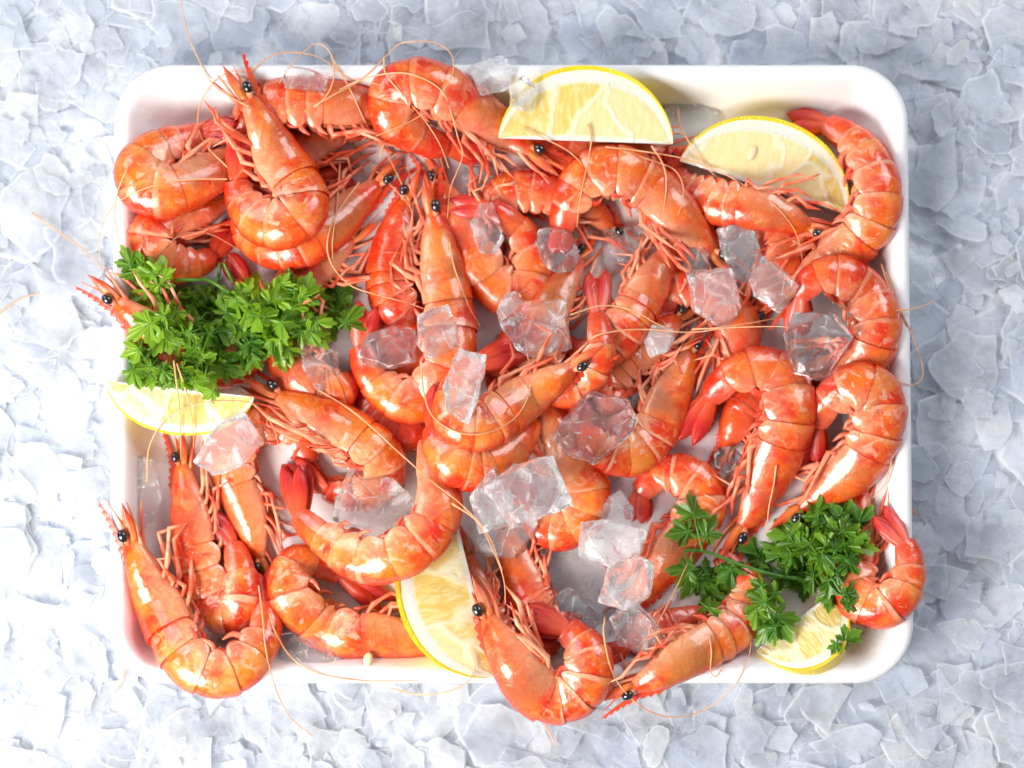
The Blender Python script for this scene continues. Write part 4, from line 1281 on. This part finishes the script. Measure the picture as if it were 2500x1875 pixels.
def I(x, y): return (1450 + .4521 * x, 1050 + .4521 * y)
RL0 = [(530, 400, 62, 100, 16, .12, .35), (460, 560, 52, 195, 16, .14, .35), (632, 530, 50, 60, 16, .2, .35), (458, 760, 56, 185, 14, .2, .45), (520, 850, 56, 235, 16, .2, .5), (560, 790, 44, 90, 18, .15, .5),
       (625, 800, 50, 20, 14, .2, .5), (640, 930, 52, 290, 12, .15, .5), (680, 880, 46, 340, 12, .15, .5), (745, 800, 54, 275, 14, .05, .5), (1030, 530, 56, 120, 44, .3, .9), (1060, 630, 60, 200, 48, .3, .9),
       (1130, 560, 56, 70, 50, .35, .9), (960, 620, 50, 170, 30, .25, .9), (1150, 710, 62, 260, 50, .3, .9), (1070, 740, 56, 240, 44, .25, .9), (1210, 650, 58, 320, 52, .4, .9), (1250, 560, 56, 70, 46, .3, .9),
       (1310, 620, 56, 10, 40, .3, .9), (1390, 600, 56, 30, 30, .3, .8), (1460, 640, 48, 350, 20, .35, .8), (1340, 530, 50, 60, 34, .3, .9), (1260, 450, 54, 100, 18, .05, .6), (1190, 440, 48, 120, 14, .05, .6),
       (1360, 450, 54, 60, 14, .04, .6), (1460, 470, 48, 50, 12, .04, .6), (1250, 740, 56, 300, 40, .25, .9), (1180, 810, 56, 270, 34, .25, .8), (1110, 830, 54, 260, 30, .25, .8), (1020, 830, 52, 250, 28, .2, .7),
       (930, 900, 54, 200, 24, .3, .7), (880, 960, 56, 215, 22, .3, .6), (1010, 1060, 70, 300, 26, .18, .45), (920, 1090, 56, 235, 22, .2, .5), (1390, 740, 50, 290, 10, .03, .6), (1270, 920, 48, 260, 12, .12, .6),
       (1400, 890, 44, 0, 8, .05, .6), (1300, 850, 46, 320, 14, .06, .6), (1390, 1110, 44, 40, 8, .15, .4), (1300, 1185, 28, 250, 8, .2, .4), (840, 660, 46, 160, 14, .06, .7), (900, 740, 50, 250, 18, .08, .7)]
RLv = [(*I(a, b), s, h, z, br, cu) for a, b, s, h, z, br, cu in RL0]
RS = [(3.4, 5.2, 20, [I(485, 650), I(600, 655), I(760, 715), I(960, 780), I(1120, 800)]), (3, 3, 16, [I(585, 655), I(570, 590), I(545, 480)]), (3, 3, 14, [I(485, 650), I(500, 700), I(540, 740)]),
      (3, 3.5, 22, [I(960, 780), I(985, 860), I(970, 960)]), (3, 3.5, 12, [I(1280, 800), I(1350, 900), I(1405, 985)]), (3, 4, 26, [I(1120, 800), I(1220, 700), I(1330, 600)])]
parsley('dark green parsley sprig at the lower right, flat leaflets reaching left', I(1120, 760), RLv, RS, 9)

# ------------------------------------------------------------------ antennae (each belongs to its shrimp)
def cr(ox, oy, k, pts): return [(ox + k * x, oy + k * y) for x, y in pts]
ca = lambda *p: cr(230, 130, .3617, p)
cb = lambda *p: cr(850, 100, .3617, p)
cc = lambda *p: cr(1500, 200, .3617, p)
cd = lambda *p: cr(200, 580, .3617, p)
ce = lambda *p: cr(800, 580, .3617, p)
cf_ = lambda *p: cr(1500, 500, .3617, p)
cg = lambda *p: cr(220, 1000, .452, p)
ch = lambda *p: cr(850, 1080, .452, p)
ci = lambda *p: cr(1450, 1050, .4521, p)
for key, pts in (
    ('1', [(608, 262), (560, 235), (520, 205), (480, 135), (452, 60), (440, -10)]),
    ('1', ca((900, 770), (740, 600), (700, 430), (760, 250), (880, 140), (1000, 120), (1080, 160), (1150, 230))),
    ('3', ca((1320, 450), (1480, 370), (1590, 250), (1620, 100), (1580, -20), (1480, -60), (1330, 80), (1250, 200))),
    ('3', ca((1320, 450), (1600, 290), (1800, 180), (1990, 0), (2080, -70), (2300, -70), (2420, 30), (2390, 200), (2200, 420), (1900, 560))),
    ('3', ca((1000, 215), (1100, 90), (1250, 0), (1500, 20), (1700, 150), (1950, 220))),
    ('8', ca((1600, 20), (1720, 230), (1850, 500), (1960, 650), (2060, 850), (2140, 1040))),
    ('7', ca((1740, 610), (1850, 740), (1990, 880), (2120, 1020), (2150, 1100))),
    ('5', cb((-60, 330), (120, 250), (350, 215), (520, 260), (640, 350), (700, 500), (740, 650), (770, 780), (690, 1000), (670, 1200))),
    ('6', cb((240, 110), (260, 230), (400, 400), (520, 540), (620, 700), (680, 860))),
    ('9', ca((1665, 670), (1640, 1000), (1610, 1250), (1610, 1390))),
    ('9', ca((1790, 870), (1640, 1080), (1575, 1260), (1600, 1420), (1720, 1560), (1870, 1620), (2100, 1680), (2240, 1730))),
    ('8', ce((820, 30), (850, 180), (900, 330), (960, 480), (1030, 600))),
    ('14', ce((630, 830), (650, 1050), (720, 1220), (900, 1320), (1100, 1310), (1280, 1200), (1370, 1000), (1340, 750), (1290, 530))),
    ('20', ce((1640, 520), (1850, 460), (2050, 490), (2200, 570), (2280, 610))),
    ('14', ce((1740, 720), (1820, 660), (2000, 625), (2200, 622), (2450, 640), (2700, 610), (3000, 600), (3110, 605))),
    ('21', cf_((520, 840), (700, 830), (900, 800), (1170, 750))),
    ('12', cd((440, 1650), (460, 1400), (600, 1200), (850, 1110), (1080, 1105), (1200, 1150), (1290, 1280), (1340, 1450))),
    ('31', cd((620, 830), (640, 1000), (660, 1200), (670, 1500))),
    ('31', cd((640, 850), (710, 1060), (750, 1280), (755, 1420))),
    ('12', ce((-60, 1030), (150, 1160), (320, 1300), (480, 1450), (720, 1659), (900, 1800), (1080, 2000), (1180, 2250))),
    ('33', cg((910, 950), (930, 1100), (950, 1300), (1000, 1500), (1080, 1660), (1200, 1760))),
    ('33', cg((970, 1100), (1000, 1200), (1090, 1340), (1250, 1430), (1500, 1465), (1770, 1462))),
    ('38', ci((60, 1010), (55, 1120), (110, 1330), (250, 1490), (420, 1550), (600, 1510), (750, 1390), (830, 1240), (850, 1140))),
    ('38', ci((60, 1440), (250, 1200), (420, 900), (560, 600))),
    ('38', ci((620, 1100), (635, 1200), (630, 1300), (660, 1330), (700, 1275))),
    ('28', cc((430, 180), (440, 280), (500, 400), (600, 550), (690, 640), (770, 680))),
    ('28', cc((250, 430), (330, 560), (350, 700), (335, 850), (325, 970))),
    ('25', cc((-60, 440), (200, 470), (480, 520), (700, 600), (880, 700), (1040, 800), (1170, 930), (1240, 1060), (1270, 1210))),
    ('28', cc((60, 470), (250, 530), (400, 590), (460, 690), (460, 800), (430, 900))),
    ('23', cf_((1800, 400), (1850, 550), (1920, 690), (2020, 900), (2080, 1100), (2070, 1180), (2010, 1215), (1900, 1190))),
    ('23', cf_((1900, 715), (2030, 700), (2150, 655))),
    ('23', cf_((1830, 450), (1910, 700), (1910, 930), (1840, 1120))),
    ('11', [(79, 520), (150, 570), (215, 618), (250, 660)]),
    ('11', [(-10, 772), (40, 735), (90, 718), (135, 726)]),
    ('2', ca((900, 850), (700, 850), (500, 870), (300, 930), (130, 1030), (50, 1180), (35, 1320), (45, 1440))),
    ('2', ca((220, 780), (160, 930), (140, 1080), (160, 1240), (200, 1350))),
    ('10', ca((480, 1310), (560, 1240), (650, 1210), (780, 1220), (900, 1280), (980, 1330))),
    ('34', ch((240, 1330), (380, 1362), (520, 1350), (640, 1300), (685, 1220), (670, 1150))),
    ('34', ch((1050, 1500), (1090, 1570), (1130, 1650))),
    ('35a', ch((560, 330), (700, 430), (790, 600), (840, 740), (850, 870))),
    ('21', ci((985, 190), (970, 300), (945, 420), (930, 580))),
    ('22', ci((1610, 120), (1600, 200), (1570, 290), (1500, 370))),
    ('30', cg((190, 1410), (170, 1480), (120, 1540))),
    ('5', cb((1180, 590), (1330, 660), (1480, 740), (1570, 820))),
    ('26', cb((1620, 560), (1640, 680), (1600, 900), (1560, 1100), (1545, 1260))),
):
    antenna(key, pts)
